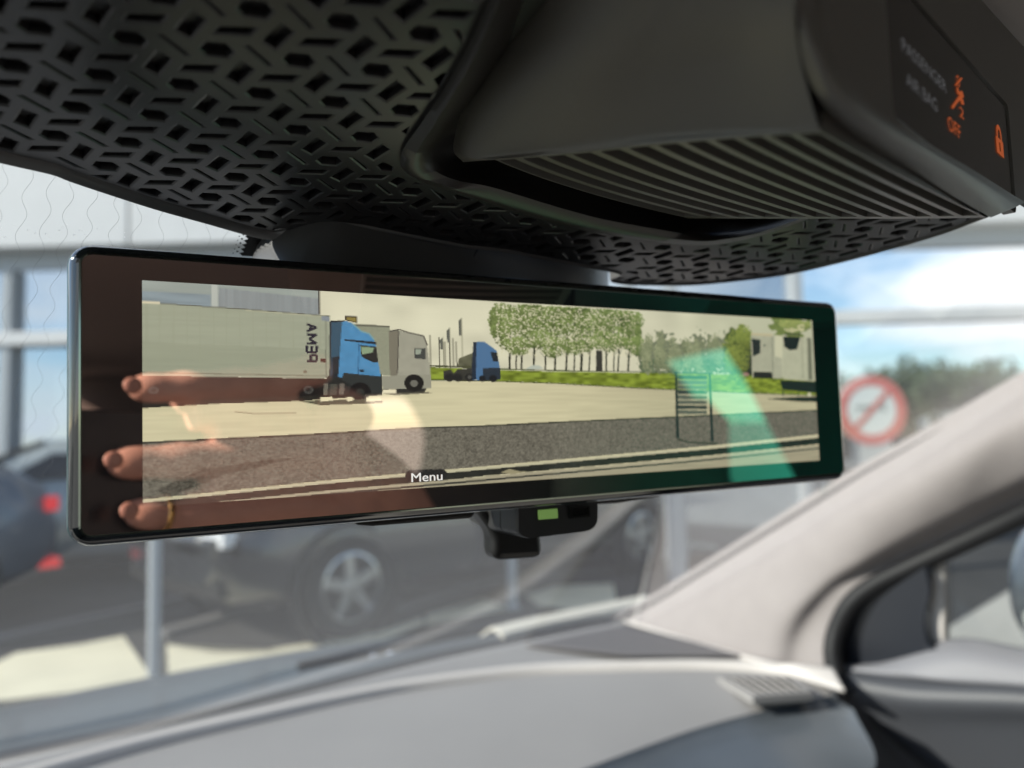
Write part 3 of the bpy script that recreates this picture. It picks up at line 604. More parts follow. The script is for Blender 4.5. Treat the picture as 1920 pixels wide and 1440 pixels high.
# smooth housing and grille
TS = [(928, 299, .1755), (1064, 288, .1625), (1222, 271, .147), (1380, 257, .1335), (1540, 247, .1205)]
TE = [(1290, 409, .236), (1440, 410, .2185), (1580, 410, .2045), (1720, 410, .1915), (1850, 408, .179)]
def PT(p): return P(*p)
rows = [[P(1020, -150, .134), P(1055, -150, .125), P(1200, -150, .112), P(1320, -150, .106), P(1420, -150, .101), P(1500, -150, .097)],
        [P(945, 40, .156), P(1000, 25, .1445), P(1150, 10, .127), P(1290, 5, .118), P(1400, 5, .111), P(1490, 5, .1045)],
        [P(872, 195, .1745), P(915, 182, .1655), P(1070, 150, .146), P(1230, 130, .134), P(1370, 115, .1235), P(1500, 110, .1125)],
        [P(850, 276, .188), P(884, 287, .1805), P(1040, 262, .1625), P(1205, 240, .147), P(1365, 228, .1335), P(1530, 222, .1195)],
        [P(868, 304, .190)]+[PT(p) for p in TS]]
b = MB(); b.grid(grid(rows, 50, 50)); b.build('console_housing', M['console'], console, smooth=80)
mid_ = []
for k, (a, c) in enumerate(zip(TS, TE)):
    x = a[0]*.55+c[0]*.45+(-14+4*k); y = a[1]*.55+c[1]*.45+5; dz = 1/(.55/a[2]+.45/c[2]); mid_.append(P(x, y, dz*.997))
NS = 12; sp = []
for k in range(NS):
    c0 = (k+.42)/(NS-.1); hw = .0262
    sp += [(c0-hw-.003, 0), (c0-hw, 1), (c0, 1), (c0+hw, 1), (c0+hw+.003, 0)]
sp = [(0, 0)]+[s for s in sp if 0 < s[0] < 1]+[(1, 0)]
ctrl = [cr1([PT(p) for p in TS], 400), cr1(mid_, 400), cr1([PT(p) for p in TE], 400)]
def surf(s, t):
    i = min(399, max(0, int(round(s*399)))); a, m_, e = ctrl[0][i], ctrl[1][i], ctrl[2][i]; 
    m2 = m_*2-(a+e)*.5 if False else m_
    # quadratic through a (t=0), m (t=.45), e (t=1)
    l0 = (t-.45)*(t-1)/.45; l1 = t*(t-1)/(.45*-.55); l2 = t*(t-.45)/.55
    return a*l0+m_*l1+e*l2
SN = (ctrl[0][399]-ctrl[0][0]).cross(ctrl[2][200]-ctrl[0][200]).normalized()
if SN.dot(CAM-ctrl[1][200]) < 0: SN = -SN
ts = [0, .012, .018, .03, .05]+[.05+.9*k/40 for k in range(1, 41)]+[.962, .97, .985, 1.0]
rows = []
for t in ts:
    row = []
    for s, mk in sp:
        hgt = 0
        if mk:
            tip = .015; hgt = 0 if t < tip or t > .968 else min(1, (t-tip)/.035)*.0075
        row.append(surf(s, t)-SN*hgt)
    rows.append(row)
# rolled lower edge of the grille that closes the housing towards the roof panel
rows += [[surf(s, 1.0)-SN*.0008+(surf(s, 1.0)-surf(s, .97)).normalized()*.0006 for s, mk in sp], [surf(s, 1.)-SN*.006 for s, mk in sp], [surf(s, 1.)-SN*.009 for s, mk in sp]]
b = MB(); b.grid(rows); b.build('slotted_grille', M['console'], console, smooth=35)
# ridge and driver-facing end with the display
FY = .0420
def PF(px, py, dy=0.): return Py(px, py, FY+dy)
E0 = [P(1495, -150, .100), P(1488, 5, .1060), P(1500, 105, .1125), P(1544, 196, .1180), P(1617, 262, .1295), P(1704, 315, .1440), P(1791, 370, .1630), P(1858, 408, .1790)]
EP = [(1530, -150), (1524, 5), (1540, 100), (1578, 172), (1652, 236), (1740, 288), (1822, 336), (1905, 388), (2010, 452)]
E1 = [PF(*p, .0005) for p in EP[:8]]
for e in E0: pass
EM = [a.lerp(c, .55)+(CAM-c).normalized()*.0012 for a, c in zip(E0, E1)]
EX = [PF(p[0]+16, p[1]-9, .0) for p in EP[:8]]
rows = [E0, EM, E1, EX]
b = MB(); b.grid(grid(rows, 60, 40)); b.build('console_end', M['console'], console, smooth=80)
# flat end face with a recess for the display
X = Vector((1, 0, 0)); Z = Vector((0, 0, 1))
DQ = [PF(*p) for p in ((1692, 2), (1914, 190), (1889, 354), (1667, 229))]
dx0 = (DQ[0].x+DQ[3].x)/2; dx1 = (DQ[1].x+DQ[2].x)/2; dz1 = (DQ[0].z+DQ[1].z)/2; dz0 = (DQ[2].z+DQ[3].z)/2
def fpt(x, z, dy=0.): return Vector((x, FY+dy, z))
hole = rrect(dx0-.0006, dz0-.0006, dx1+.0006, dz1+.0006, .0022)
outl = [PF(*p) for p in [(p[0]+12, p[1]-7) for p in EP[:8]]+[(2010, 445), (2010, 160), (1925, 85), (1850, 0), (1800, -75), (1740, -160)]]
ov2 = [Vector((p.x, p.z)) for p in outl]+[Vector(h) for h in hole]; no_ = len(outl)
rv2, _, rf2, _, _, of2 = delaunay_2d_cdt(ov2, [], [list(range(no_)), list(range(no_, no_+len(hole)))], 1, 1e-7)
b = MB(); b.add([fpt(v.x, v.y, .0008) for v in rv2], [f for f, o in zip(rf2, of2) if all(k == 0 for k in o)])
b.grid([[fpt(x, z, .0008) for x, z in hole], [fpt(x, z, .0032) for x, z in hole]], True); b.build('end_face', M['console'], console)
disp = MB(); lp = rrect(dx0, dz0, dx1, dz1, .0020); disp.fan([fpt(x, z, .0012) for x, z in rrect(dx0+.0003, dz0+.0003, dx1-.0003, dz1-.0003, .0018)]); disp.grid([[fpt(x, z, .0012) for x, z in rrect(dx0+.0003, dz0+.0003, dx1-.0003, dz1-.0003, .0018)], [fpt(x, z, .0015) for x, z in lp], [fpt(x, z, .003) for x, z in lp]], True)
dsp = disp.build('indicator_display', M['disp_glass'], console)
def onface(px, py): p = PF(px, py, .00105); return p
ypl = .00105
def txt_fit(body, bl, br, h, m, name):
    """text on the display face whose base line runs from pixel bl to br, h metres high"""
    A, B = onface(*bl), onface(*br); wd = B.x-A.x; z0 = (A.z+B.z)/2
    t = text(body, 1., Vector((0, 0, 0))+LOC[dsp.name], X, Z, m, dsp, name)
    xs = [v.co.x for v in t.data.vertices]; zs = [v.co.z for v in t.data.vertices]
    for v in t.data.vertices:
        v.co = Vector((A.x+(v.co.x-min(xs))/(max(xs)-min(xs))*wd, FY+ypl, z0+(v.co.z-min(zs))/(max(zs)-min(zs))*h))-LOC[dsp.name]
    return t
txt_fit('PASSENGER', (1693, 103), (1775, 168), .0025, M['print_grey'], 'lettering'); txt_fit('AIR BAG', (1701, 164), (1758, 206), .0025, M['print_grey'], 'lettering')
txt_fit('OFF', (1779, 245), (1802, 260), .0030, M['print_orange'], 'lettering'); txt_fit('2', (1800, 219), (1808, 223), .0022, M['print_orange'], 'lettering')
def fpoly(pts, m, name): return MB().fan([onface(*p) for p in pts]).build(name, m, dsp)
def fring(c, rx, rz, tk, n=20):
    o = onface(*c); b = MB(); b.grid([[Vector((o.x+math.cos(2*math.pi*k/n)*(rx-d), FY+ypl, o.z+math.sin(2*math.pi*k/n)*(rz-d))) for k in range(n)] for d in (0, tk)], True); return b
b = fring((1797, 152), .00115, .00125, .0003)
b.fan([onface(*p) for p in ((1790, 160), (1793, 161), (1805, 147), (1802, 145))])
o = onface(1796, 170); b.fan([Vector((o.x+math.cos(k*.5236)*.0008, FY+ypl, o.z+math.sin(k*.5236)*.0008)) for k in range(12)])
for poly in (((1797, 172), (1804, 170), (1808, 182), (1800, 186)), ((1798, 180), (1803, 186), (1795, 193), (1787, 205), (1784, 200)), ((1800, 183), (1806, 186), (1808, 196), (1803, 196))): b.fan([onface(*p) for p in poly])
b.build('air_bag_symbol', M['print_orange'], dsp)
lx0 = onface(1868, 265).x; lx1 = onface(1881, 273).x; lz0 = (onface(1866, 283).z+onface(1878, 291).z)/2; lz1 = lz0+.0040
kx = (lx0+lx1)/2; kz = (lz0+lz1)/2
body_o = [(lx0, lz0), (lx1, lz0), (lx1, lz1), (lx0, lz1)]; sl_ = (lx1-lx0)*.09
key = [(kx-sl_, kz-.0011), (kx+sl_, kz-.0011), (kx+sl_, kz+.0011), (kx-sl_, kz+.0011)]
b = MB(); b.grid([[Vector((x, FY+ypl, z)) for x, z in body_o], [Vector((x, FY+ypl, z)) for x, z in key]], True)
hw_ = (lx1-lx0)*.36; rr_ = []
for d in (0, (lx1-lx0)*.17):
    r = hw_-d; rr_.append([Vector((kx-r, FY+ypl, lz1))]+[Vector((kx+r*math.cos(math.pi-math.pi*k/12), FY+ypl, lz1+.0010+r*1.05*math.sin(math.pi*k/12))) for k in range(13)]+[Vector((kx+r, FY+ypl, lz1))])
b.grid(rr_); b.build('padlock_symbol', M['print_orange'], dsp)
# closed back of the console up to the roof
b = MB(); b.prism([Vector((x, y, CAM.z+.080)) for x, y in ((.06, .05), (.215, .05), (.232, .165), (.12, .185), (.06, .145))], Vector((0, 0, .05))); b.build('console_body', M['black'], console)
# ------------------------------------------------------------------ windscreen (thin sheet) with heating filaments, frit and dust
screen = thing('windscreen', (.15, .75, 1.03), 'raked windscreen glass with fine wavy heating filaments', 'windscreen')
def GP(x, zr, off=0.): return Vector((x, glassY(x, CAM.z+zr)-off, CAM.z+zr))
rows = [[GP(-.75+1.76*i/40, -.31+.46*j/20) for i in range(41)] for j in range(21)]
b = MB(); b.grid(rows); b.build('glass', M['windscreen'], screen, smooth=80)
wx = [(-160, 470), (-110, 470), (-58, 470), (2, 470), (48, 470), (92, 470), (130, 470), (175, 470), (222, 470), (265, 470), (312, 470), (356, 470), (400, 470), (438, 470)]
for k, (x0, _) in enumerate(wx):
    pts = []; nn = 150; ph = rng.random()*6
    for i in range(nn):
        y = 255+640*i/(nn-1); x = x0+40-.17*(y-255)-20+7.5*math.sin(y/60*2*math.pi*(.9+.1*math.sin(k))+ph); pts.append(Pg(x, y, .0006))
    MB().tube(pts, .000034, 3, False).build('heating_filament', M['wire'], screen)
b = MB()
for k in range(70):
    x, y = (rng.random()*260-20, 434+rng.normal()*9) if k < 25 else (rng.random()*1900, 440+rng.random()*800)
    p = Pg(x, y+.03*(x-130)*0, .0006); s_ = (.00008+.00011*rng.random()) if k < 25 else .00008
    b.lathe(p, CAM-p, [(s_, 0), (s_*.8, .0001), (s_*.1, .00015)], 6)
d_ = b.build('dust_specks', M['dust'], screen); d_['kind'] = 'stuff'
# black ceramic frit behind the sensor cover: saw-tooth edge and dots
edge = [(478, 405)]
for k in range(8): edge += [(470-4.2*k, 431+7.6*k), (461-4.2*k, 436+7.6*k)]
edge = [(480, 395), (474, 425)] + [q_ for k in range(7) for q_ in ((467-2.9*k, 433+7.7*k), (459.5-2.9*k, 437+7.7*k))]
edge = edge[:1]+[(469, 430)]+[q_ for k in range(6) for q_ in ((462-2.7*k, 434.5+8*k), (468-2.7*k, 440+8*k))]
b = MB(); lo_ = edge; hi_ = [(580, p[1]+6) for p in lo_]
b.grid([[Pg(*p, .0012) for p in lo_], [Pg(*p, .0012) for p in hi_]]); 
for k in range(6):
    for dx, r_ in ((-9.5, .00034), (-17.5, .00021)):
        c_ = Pg(468-2.9*k+dx+1, 432+7.9*k-(0 if dx > -12 else -3), .0012); a1 = (Pg(470, 440, .0012)-Pg(460, 440, .0012)).normalized(); a2 = (Pg(460, 450, .0012)-Pg(460, 440, .0012)).normalized()
        b.fan([c_+a1*r_*math.cos(t*.7854)+a2*r_*1.1*math.sin(t*.7854) for t in range(8)])
b.build('frit_band', M['black'], screen)
# mirror foot / sensor cover
cover = thing('sensor_cover', P(800, 470, .25), 'satin black sensor cover behind the mirror top edge', 'cover')
cx_ = [(522, .2350), (530, .2322), (563, .2268), (600, .2218), (628, .2206), (655, .2222), (720, .2290), (800, .2390), (884, .2500), (1000, .272), (1085, .287), (1120, .300), (1132, .318)]
rows = []
for dy, dd in ((0, .005), (30, .002), (70, .0), (110, -.003), (160, -.006)):
    row = []
    for x, d in cx_:
        yt = np.interp(x, [500, 640, 800, 900, 1100, 1140], [400, 395, 420, 440, 480, 490]); sx_ = x-(dy*.42 if x < 650 else (dy*.15 if x < 850 else 0)); row.append(P(sx_, yt+dy, d+dd))
    rows.append(row)
b = MB(); b.grid(grid(rows, 90, 24)); b.build('cover_shell', M['cover'], cover, smooth=80, solid=.002)
b = MB(); b.tube([P(905, 450, .2520), P(886, 485, .2490), P(878, 505, .2475), P(872, 530, .2455)], .00022, 6); b.build('seam_line', M['black'], cover)
mir_arm = MB().tube([P(850, 480, .27), P(850, 600, .262), P(845, 700, .245)], [.016, .014, .016], 14); mir_arm.build('mount_arm', M['satin'], mirror, smooth=60)
# ------------------------------------------------------------------ dashboard
DZ = CAM.z-.27
dash = thing('dashboard', Vector((.6, .4, DZ-.2)), 'grey moulded dashboard top running under the windscreen', 'dashboard')
back = [(-500, 1560), (-200, 1478), (0, 1430), (333, 1358), (560, 1304), (800, 1242), (980, 1203), (1100, 1178), (1175, 1163)]
seam = [(-500, 1640), (-200, 1535), (60, 1453), (300, 1387), (500, 1341), (650, 1308), (800, 1281), (1000, 1257), (1200, 1249)]
B3 = [Pz(*p, DZ) for p in back]; S3 = [Pz(*p, DZ-.004) for p in seam]
Bc, Sc = cr1(B3, 60), cr1(S3, 60)
right_b = [Pz(*p, DZ) for p in ((1175, 1163), (1300, 1203), (1400, 1229), (1490, 1246))]; right_s = [Pz(*p, DZ-.004) for p in ((1200, 1249), (1310, 1248), (1410, 1252), (1492, 1262))]
Bc2 = Bc+cr1(right_b, 24)[1:]; Sc2 = Sc+cr1(right_s, 24)[1:]
rows = [[p+Vector((0, .012, -.05)) for p in Bc2], [p+Vector((0, .006, -.004)) for p in Bc2], Bc2, [a.lerp(c, .35)+Vector((0, 0, .004)) for a, c in zip(Bc2, Sc2)], [a.lerp(c, .75)+Vector((0, 0, .002)) for a, c in zip(Bc2, Sc2)], [a.lerp(c, .97) for a, c in zip(Bc2, Sc2)]]
b = MB(); b.grid(rows); b.build('upper_pad', M['dash'], dash, smooth=60)
n_ = len(Sc2)
def off(dp, dz): return [p+(CAM-p).normalized()*dp*Vector((1, 1, 0)).length*.7+Vector((0, 0, dz)) for p in Sc2]
rowsS = [off(-.004, -.006), off(-.003, .0040), off(.0, .0075), off(.008, .0068), off(.014, .0015), off(.0155, -.006)]
b = MB(); b.grid(rowsS); b.build('seam_strip', M['seam'], dash, smooth=60)
low = [(-500, 1820), (-200, 1750), (100, 1690), (420, 1640), (800, 1560), (940, 1500), (1100, 1440), (1300, 1368), (1440, 1330), (1562, 1302)]
L3 = [Pz(*p, DZ-.012-.030*(1-i/9)) for i, p in enumerate(low)]; Lc = cr1(L3, n_)
top_ = off(.0105, -.004)
rows = [top_]+[[a.lerp(c, k)+Vector((0, 0, .010*math.sin(math.pi*k)*.6)) for a, c in zip(top_, Lc)] for k in (.15, .35, .6, .8, .93, 1.0)]
b = MB(); b.grid(rows); b.build('main_pad', M['dash'], dash, smooth=60)
edge_r = [Vector(p)+Vector((0, -.006, -.006)) for p in Lc]
fr_ = [(-500, 2100), (-200, 2050), (100, 2000), (420, 1950), (800, 1900), (1000, 1800), (1250, 1650), (1500, 1520), (1640, 1440), (1600, 1330)]
F3 = [P(x, y, d) for (x, y), d in zip(fr_, (.42, .42, .43, .45, .49, .55, .60, .66, .72, .80))]; Fc = cr1(F3, n_)
rows = [Lc, edge_r]+[[a.lerp(c, k) for a, c in zip(edge_r, Fc)] for k in (.2, .5, .8, 1.)]
b = MB(); b.grid(rows); b.build('lower_fascia', M['dash_dark'], dash, smooth=50)
# speaker grille in the corner
gq = [(985, 1212), (1172, 1172), (1400, 1232), (1180, 1232)]
G = [Pz(*p, DZ+.003) for p in gq]; b = MB(); b.grid(grid([[G[0], G[0].lerp(G[1], .5), G[1]], [G[0].lerp(G[3], .5), (G[0]+G[1]+G[2]+G[3])/4, G[1].lerp(G[2], .5)], [G[3], G[3].lerp(G[2], .5), G[2]]], 20, 12)); b.build('speaker_grille', M['grille_cloth'], dash, smooth=60, solid=.002)
# side demister vent: frame and slats
V = [Pz(*p, DZ-.002) for p in ((1345, 1274), (1486, 1276), (1524, 1304), (1412, 1313))]
vc_ = sum(V, Vector())/4; ins_ = [vc_.lerp(p, .84) for p in V]; upv = Vector((0, 0, .004))
b = MB(); b.grid([[p-upv for p in V], [p+upv for p in V], [p+upv for p in ins_], [p-upv*2 for p in ins_]], True); b.build('demister_frame', M['dash'], dash)
b = MB(); b.fan([p+upv*.55 for p in ins_]); dv = b.build('demister_throat', M['black'], dash)
for k in range(6):
    t0, t1 = .09+.155*k, .125+.155*k; a, c, d, e = ins_[0].lerp(ins_[1], t0), ins_[0].lerp(ins_[1], t1), ins_[3].lerp(ins_[2], t1), ins_[3].lerp(ins_[2], t0)
    MB().prism([p+upv*.75 for p in (a, c, d, e)], -upv*.15).build('vent_slat', M['seam'], dash)
# black gap strip between pad and glass
b = MB(); g0 = cr1([p+Vector((0, .008, .000)) for p in B3], 60); g1 = cr1([p+Vector((0, .030, -.012)) for p in B3], 60); b.grid([g0, [p+Vector((0, .008, .004)) for p in g0], g1, [p+Vector((0, .03, -.06)) for p in g1]]); b.build('edge_gasket', M['black'], dash, smooth=60)
# ------------------------------------------------------------------ A-pillar
pillar = thing('windscreen_pillar', P(1500, 1130, 1.0), 'broad beige fabric windscreen pillar on the right', 'pillar trim')
T = [(1165, 1168, 1.18), (1240, 1130, 1.14), (1347, 1064, 1.08), (1480, 983, 1.00), (1609, 904, .92), (1720, 842, .86), (1838, 777, .79), (1960, 708, .73), (2150, 600, .64)]
K = [(1425, 1238, .97), (1445, 1190, .965), (1480, 1140, .95), (1540, 1085, .93), (1610, 1045, .90), (1690, 1000, .87), (1790, 950, .83), (1900, 895, .78), (2150, 770, .66)]
W_ = [(1562, 1256, .90), (1562, 1200, .91), (1582, 1150, .91), (1616, 1110, .90), (1664, 1083, .89), (1747, 1043, .865), (1838, 1000, .83), (1930, 955, .79), (2150, 850, .68)]
m1 = [P(a[0]*.62+c[0]*.38, a[1]*.62+c[1]*.38, (a[2]*.62+c[2]*.38)-.030) for a, c in zip(T, K)]
bk = [p+(p-CAM).normalized()*.03+Vector((-.01, .02, .005)) for p in map(PT, T)]
rows = [bk, [PT(p) for p in T], m1, [P(a[0], a[1], a[2]-.018) for a in K], [P(a[0]*.5+c[0]*.5, a[1]*.5+c[1]*.5, a[2]*.5+c[2]*.5-.006) for a, c in zip(K, W_)], [PT(p) for p in W_], [P(a[0]+10, a[1]+6, a[2]+.03) for a in W_]]
b = MB(); b.grid(grid(rows, 60, 40)); b.build('pillar_cover', M['pillar'], pillar, smooth=80)
b = MB(); b.tube(cr1([P(a[0]-3, a[1]-4, a[2]+.012) for a in T], 60), .006, 8); b.build('glass_bead', M['seal'], pillar, smooth=60)
# pillar foot strip over the dash end
b = MB(); b.grid(grid([[Pz(*p, DZ+.006) for p in ((1168, 1160), (1300, 1200), (1425, 1236), (1500, 1250), (1562, 1256))], [Pz(*p, DZ-.004) for p in ((1190, 1173), (1300, 1212), (1425, 1247), (1520, 1280), (1585, 1300))]], 40, 6)); b.build('foot_strip', M['seam'], pillar, smooth=60, solid=.004)
# ------------------------------------------------------------------ right front door
door = thing('front_door', Vector((.93, .1, CAM.z-.5)), 'dark grey front door with window, sail panel and rubber seal', 'door')
sealp = [(1600, 1300, .87), (1572, 1268, .885), (1562, 1225, .895), (1570, 1180, .90), (1596, 1132, .895), (1640, 1097, .885), (1710, 1062, .865), (1800, 1020, .835), (1930, 958, .78), (2150, 845, .68)]
b = MB(); b.tube(cr1([PT(p) for p in sealp], 80), .011, 10); b.build('door_seal', M['seal'], door, smooth=60)
sailq = [[(1575, 1245), (1575, 1190), (1610, 1128), (1690, 1078), (1740, 1055)], [(1585, 1252), (1620, 1190), (1660, 1140), (1712, 1110), (1748, 1090)], [(1640, 1250), (1690, 1210), (1715, 1170), (1735, 1135), (1748, 1110)], [(1760, 1215), (1748, 1205), (1740, 1180), (1738, 1150), (1746, 1120)]]
b = MB(); b.grid(grid([[Px(*p, .935) for p in r] for r in sailq], 24, 16)); sail = b.build('sail_panel', M['sail'], door, smooth=60, solid=.006)
# small perforated tweeter ridges
b = MB()
for k in range(7):
    for i in range(16):
        c_ = Px(1630+5.5*i, 1232+1.9*k, .931); b.lathe(c_, (-1, 0, 0), [(.0014, 0), (.001, .0012), (.0001, .0016)], 5)
b.build('tweeter_grille', M['interior'], door)
b = MB(); b.prism([Px(*p, .945) for p in ((1738, 1080), (1770, 1040), (1772, 1214), (1742, 1214))], Vector((.02, 0, 0))); b.build('window_divider', M['seam'], door, bevel=.004)
rows = [[Px(*p, x_) for p in r] for r, x_ in zip([[(1570, 1262), (1660, 1250), (1790, 1212), (1920, 1232), (2100, 1262)], [(1575, 1264), (1660, 1262), (1790, 1240), (1920, 1252), (2100, 1280)], [(1580, 1268), (1700, 1275), (1800, 1282), (1920, 1290), (2100, 1310)]], (.95, .925, .915))]
b = MB(); b.grid(grid(rows, 30, 10)); b.build('belt_trim', M['door_top'], door, smooth=60, solid=.01)
rows = [[Px(*p, x_) for p in r] for r, x_ in zip([[(1578, 1264), (1700, 1278), (1800, 1286), (1920, 1292), (2100, 1312)], [(1585, 1285), (1700, 1305), (1800, 1310), (1920, 1314), (2100, 1330)], [(1640, 1360), (1720, 1360), (1800, 1360), (1920, 1360), (2100, 1370)], [(1745, 1480), (1780, 1500), (1850, 1500), (1920, 1500), (2100, 1500)]], (.925, .905, .915, .93))]
b = MB(); b.grid(grid(rows, 30, 20)); b.build('door_card', M['door_trim'], door, smooth=60, solid=.01)
b = MB(); b.tube(cr1([Px(*p, .903) for p in ((1590, 1288), (1640, 1350), (1700, 1405), (1760, 1450), (1830, 1500))], 40), .004, 8); b.build('door_gap_seal', M['seal'], door, smooth=60)
b = MB(); b.grid([[Vector((.965, y, CAM.z+z)) for y in (-.42, .0, .3, .42)] for z in (-.25, -.1, .02, .10)]); b.build('side_glass', M['window'], door)
# ------------------------------------------------------------------ outside mirror of the car
sm = thing('outside_mirror', Px(1930, 1120, 1.12), 'white outside mirror shell seen through the side window', 'mirror')
cc_ = Px(2000, 1100, 1.14); rows = []
for k in range(13):
    a = math.pi*k/12; r = math.sin(a); rows.append([cc_+Vector((.02, .055, 0))*0+Vector((math.cos(2*math.pi*i/28)*.115*r**.6, -.05*math.cos(a), math.sin(2*math.pi*i/28)*.085*r**.6)) for i in range(28)])
b = MB(); b.grid(rows, True); b.build('mirror_shell', M['white_gloss'], sm, smooth=80)
b = MB(); rows = [[cc_+Vector((math.cos(2*math.pi*i/28)*.112*s, -.054-.004*h, math.sin(2*math.pi*i/28)*.082*s)) for i in range(28)] for s, h in ((1.06, -6), (1.07, 0), (1.0, 1), (.92, 0))]
b.grid(rows, True); b.build('mirror_rim', M['door_top'], sm, smooth=60)
b = MB(); b.tube([cc_+Vector((-.05, .0, -.07)), cc_+Vector((-.12, -.0, -.10)), cc_+Vector((-.17, .0, -.11))], [.03, .026, .03], 10); b.build('mirror_arm', M['satin'], sm, smooth=60)
# ------------------------------------------------------------------ cabin shell: roof lining, left door, rear, seats
def shell(name, label, cat, loc): return thing(name, loc, label, cat)
lin = shell('roof_lining', 'pale fabric roof lining above the console', 'roof lining', Vector((.15, -.6, CAM.z+.17)))
rows = []
for y, z in ((.062, .148), (.04, .154), (-.05, .166), (-.2, .182), (-.6, .208), (-1.2, .205), (-1.96, .19)):
    rows.append([Vector((x, y-.16*(x-.15)**2*max(0, min(1, (y+.4)/.46)), CAM.z+z-.25*max(0, abs(x-.15)-.55)**2*(1 if y < -.3 else .2))) for x in (-.66, -.5, -.3, 0, .15, .3, .6, .8, .93)])
b = MB(); b.grid(grid(rows, 40, 30)); b.build('lining', M['liner'], lin, smooth=80, solid=-.03)
b = MB(); b.box((.15, -.8, CAM.z+.262), 1.62, 1.9, .03); b.build('roof_skin', M['hood'], lin)
def mplane(px, py, axis, val):
    """point on the plane axis=val that the mirror glass reflects at pixel px, py"""
    d = ray(px, py); t = MN.dot(MO-CAM)/MN.dot(d); h = CAM+d*t; r = d-MN*(2*d.dot(MN)); k = 'xyz'.index(axis); return h+r*((val-h[k])/r[k])
def holed_wall(name, m, parent, outer, hole, k, val, thick):
    """flat wall on coordinate k = val with a window opening cut into it"""
    oi = [i for i in range(3) if i != k]; hole = hole if area([(p[oi[0]], p[oi[1]]) for p in hole]) > 0 else hole[::-1]; outer = outer if area(outer) > 0 else outer[::-1]; pv = [Vector(p) for p in outer]+[Vector((p[oi[0]], p[oi[1]])) for p in hole]
    rv_, _, rf_, _, _, of_ = delaunay_2d_cdt(pv, [], [list(range(len(outer))), list(range(len(outer), len(pv)))], 1, 1e-7)
    def up3(v): c = [0, 0, 0]; c[oi[0]] = v.x; c[oi[1]] = v.y; c[k] = val; return Vector(c)
    return MB().add([up3(v) for v in rv_], [f for f, o in zip(rf_, of_) if all(q_ == 0 for q_ in o)]).build(name, m, parent, solid=thick)
rd_ = shell('rear_door', 'rear passenger door behind the right front seat', 'door', Vector((.93, -.9, CAM.z-.6)))
qw = [mplane(*p, 'x', .93) for p in rpoly([(1215, 662), (1345, 636), (1395, 712), (1500, 915), (1352, 925), (1272, 742)], 14)]
holed_wall('door_panel', M['door_rear'], rd_, [(-2.2, CAM.z-1.0), (-.30, CAM.z-1.0), (-.30, CAM.z+.24), (-2.2, CAM.z+.24)], qw, 0, .93, -.04)
MB().fan([p+Vector((.02, 0, 0)) for p in qw]).build('rear_side_glass', M['window'], rd_)
dd_ = shell('driver_door', 'driver side doors on the left', 'door', Vector((-.63, -.9, CAM.z-.6)))
b = MB(); b.box((-.66, -.95, CAM.z-.62), .06, 2.6, .84); b.build('door_panel', M['door_trim'], dd_)
b = MB(); b.box((-.65, -.62, CAM.z-.01), .05, .13, .44); b.box((-.65, -1.62, CAM.z-.01), .05, .45, .44); b.box((-.65, -1.05, CAM.z+.18), .05, 1.7, .06); b.build('pillar_trim', M['pillar'], dd_)
b = MB(); b.grid([[Vector((-.675, y, CAM.z+z)) for y in (-1.4, -.68)] for z in (-.2, .15)]); b.build('rear_side_glass', M['window'], dd_)
b = MB(); b.box((.96, -.2, CAM.z-.66), .06, 1.2, .76); b.build('door_lower', M['door_trim'], door)
rear = shell('tailgate', 'tailgate with rear window behind the rear seats', 'tailgate', Vector((.15, -1.95, CAM.z-.5)))
rq = [mplane(*p, 'y', -1.95) for p in rpoly([(592, 752), (762, 742), (800, 812), (790, 890), (640, 896), (600, 830)], 20)]
holed_wall('tailgate_panel', M['interior'], rear, [(-.70, CAM.z-1.0), (1.0, CAM.z-1.0), (1.0, CAM.z+.25), (-.70, CAM.z+.25)], rq, 1, -1.95, -.05)
MB().fan([p+Vector((0, -.03, 0)) for p in rq]).build('rear_window', M['window'], rear)
fl_ = MB(); fl_.box((.15, -.5, CAM.z-1.02), 1.6, 2.9, .05); fl_.box((.15, .62, CAM.z-.78), 1.6, .05, .5); o = fl_.build('cabin_floor', M['interior'], None); o['kind'] = 'structure'
def seat(x, y, label):
    t = thing('passenger_seat', Vector((x, y, CAM.z-.9)), label, 'car seat'); 
    rows = [[Vector((x+math.copysign(abs(math.cos(a))**.5, math.cos(a))*.24*s, y-.30-.16*k+math.copysign(abs(math.sin(a))**.6, math.sin(a))*.075*s, CAM.z-.72+.58*k)) for a in [2*math.pi*i/24 for i in range(24)]] for k, s in ((0, .9), (.1, 1), (.5, 1), (.85, .9), (1, .7))]
    b = MB(); b.grid(rows, True); b.fan(rows[-1]); b.build('backrest', M['seat'], t, smooth=60)
    rows = [[Vector((x+math.copysign(abs(math.cos(a))**.5, math.cos(a))*.125*s, y-.475+math.copysign(abs(math.sin(a))**.6, math.sin(a))*.05*s, CAM.z-.12+.16*k)) for a in [2*math.pi*i/20 for i in range(20)]] for k, s in ((0, .8), (.12, 1), (.8, 1), (1, .75))]
    b = MB(); b.grid(rows, True); b.fan(rows[-1]); b.build('headrest', M['seat'], t, smooth=60)
    rows = [[Vector((x+math.copysign(abs(math.cos(a))**.5, math.cos(a))*.25*s, y+math.copysign(abs(math.sin(a))**.5, math.sin(a))*.26*s, CAM.z-.86+.16*k)) for a in [2*math.pi*i/24 for i in range(24)]] for k, s in ((0, .95), (.8, 1), (1, .85))]
    b = MB(); b.grid(rows, True); b.fan(rows[-1]); b.build('cushion', M['seat'], t, smooth=60)
seat(.53, -.15, 'grey cloth front passenger seat'); 
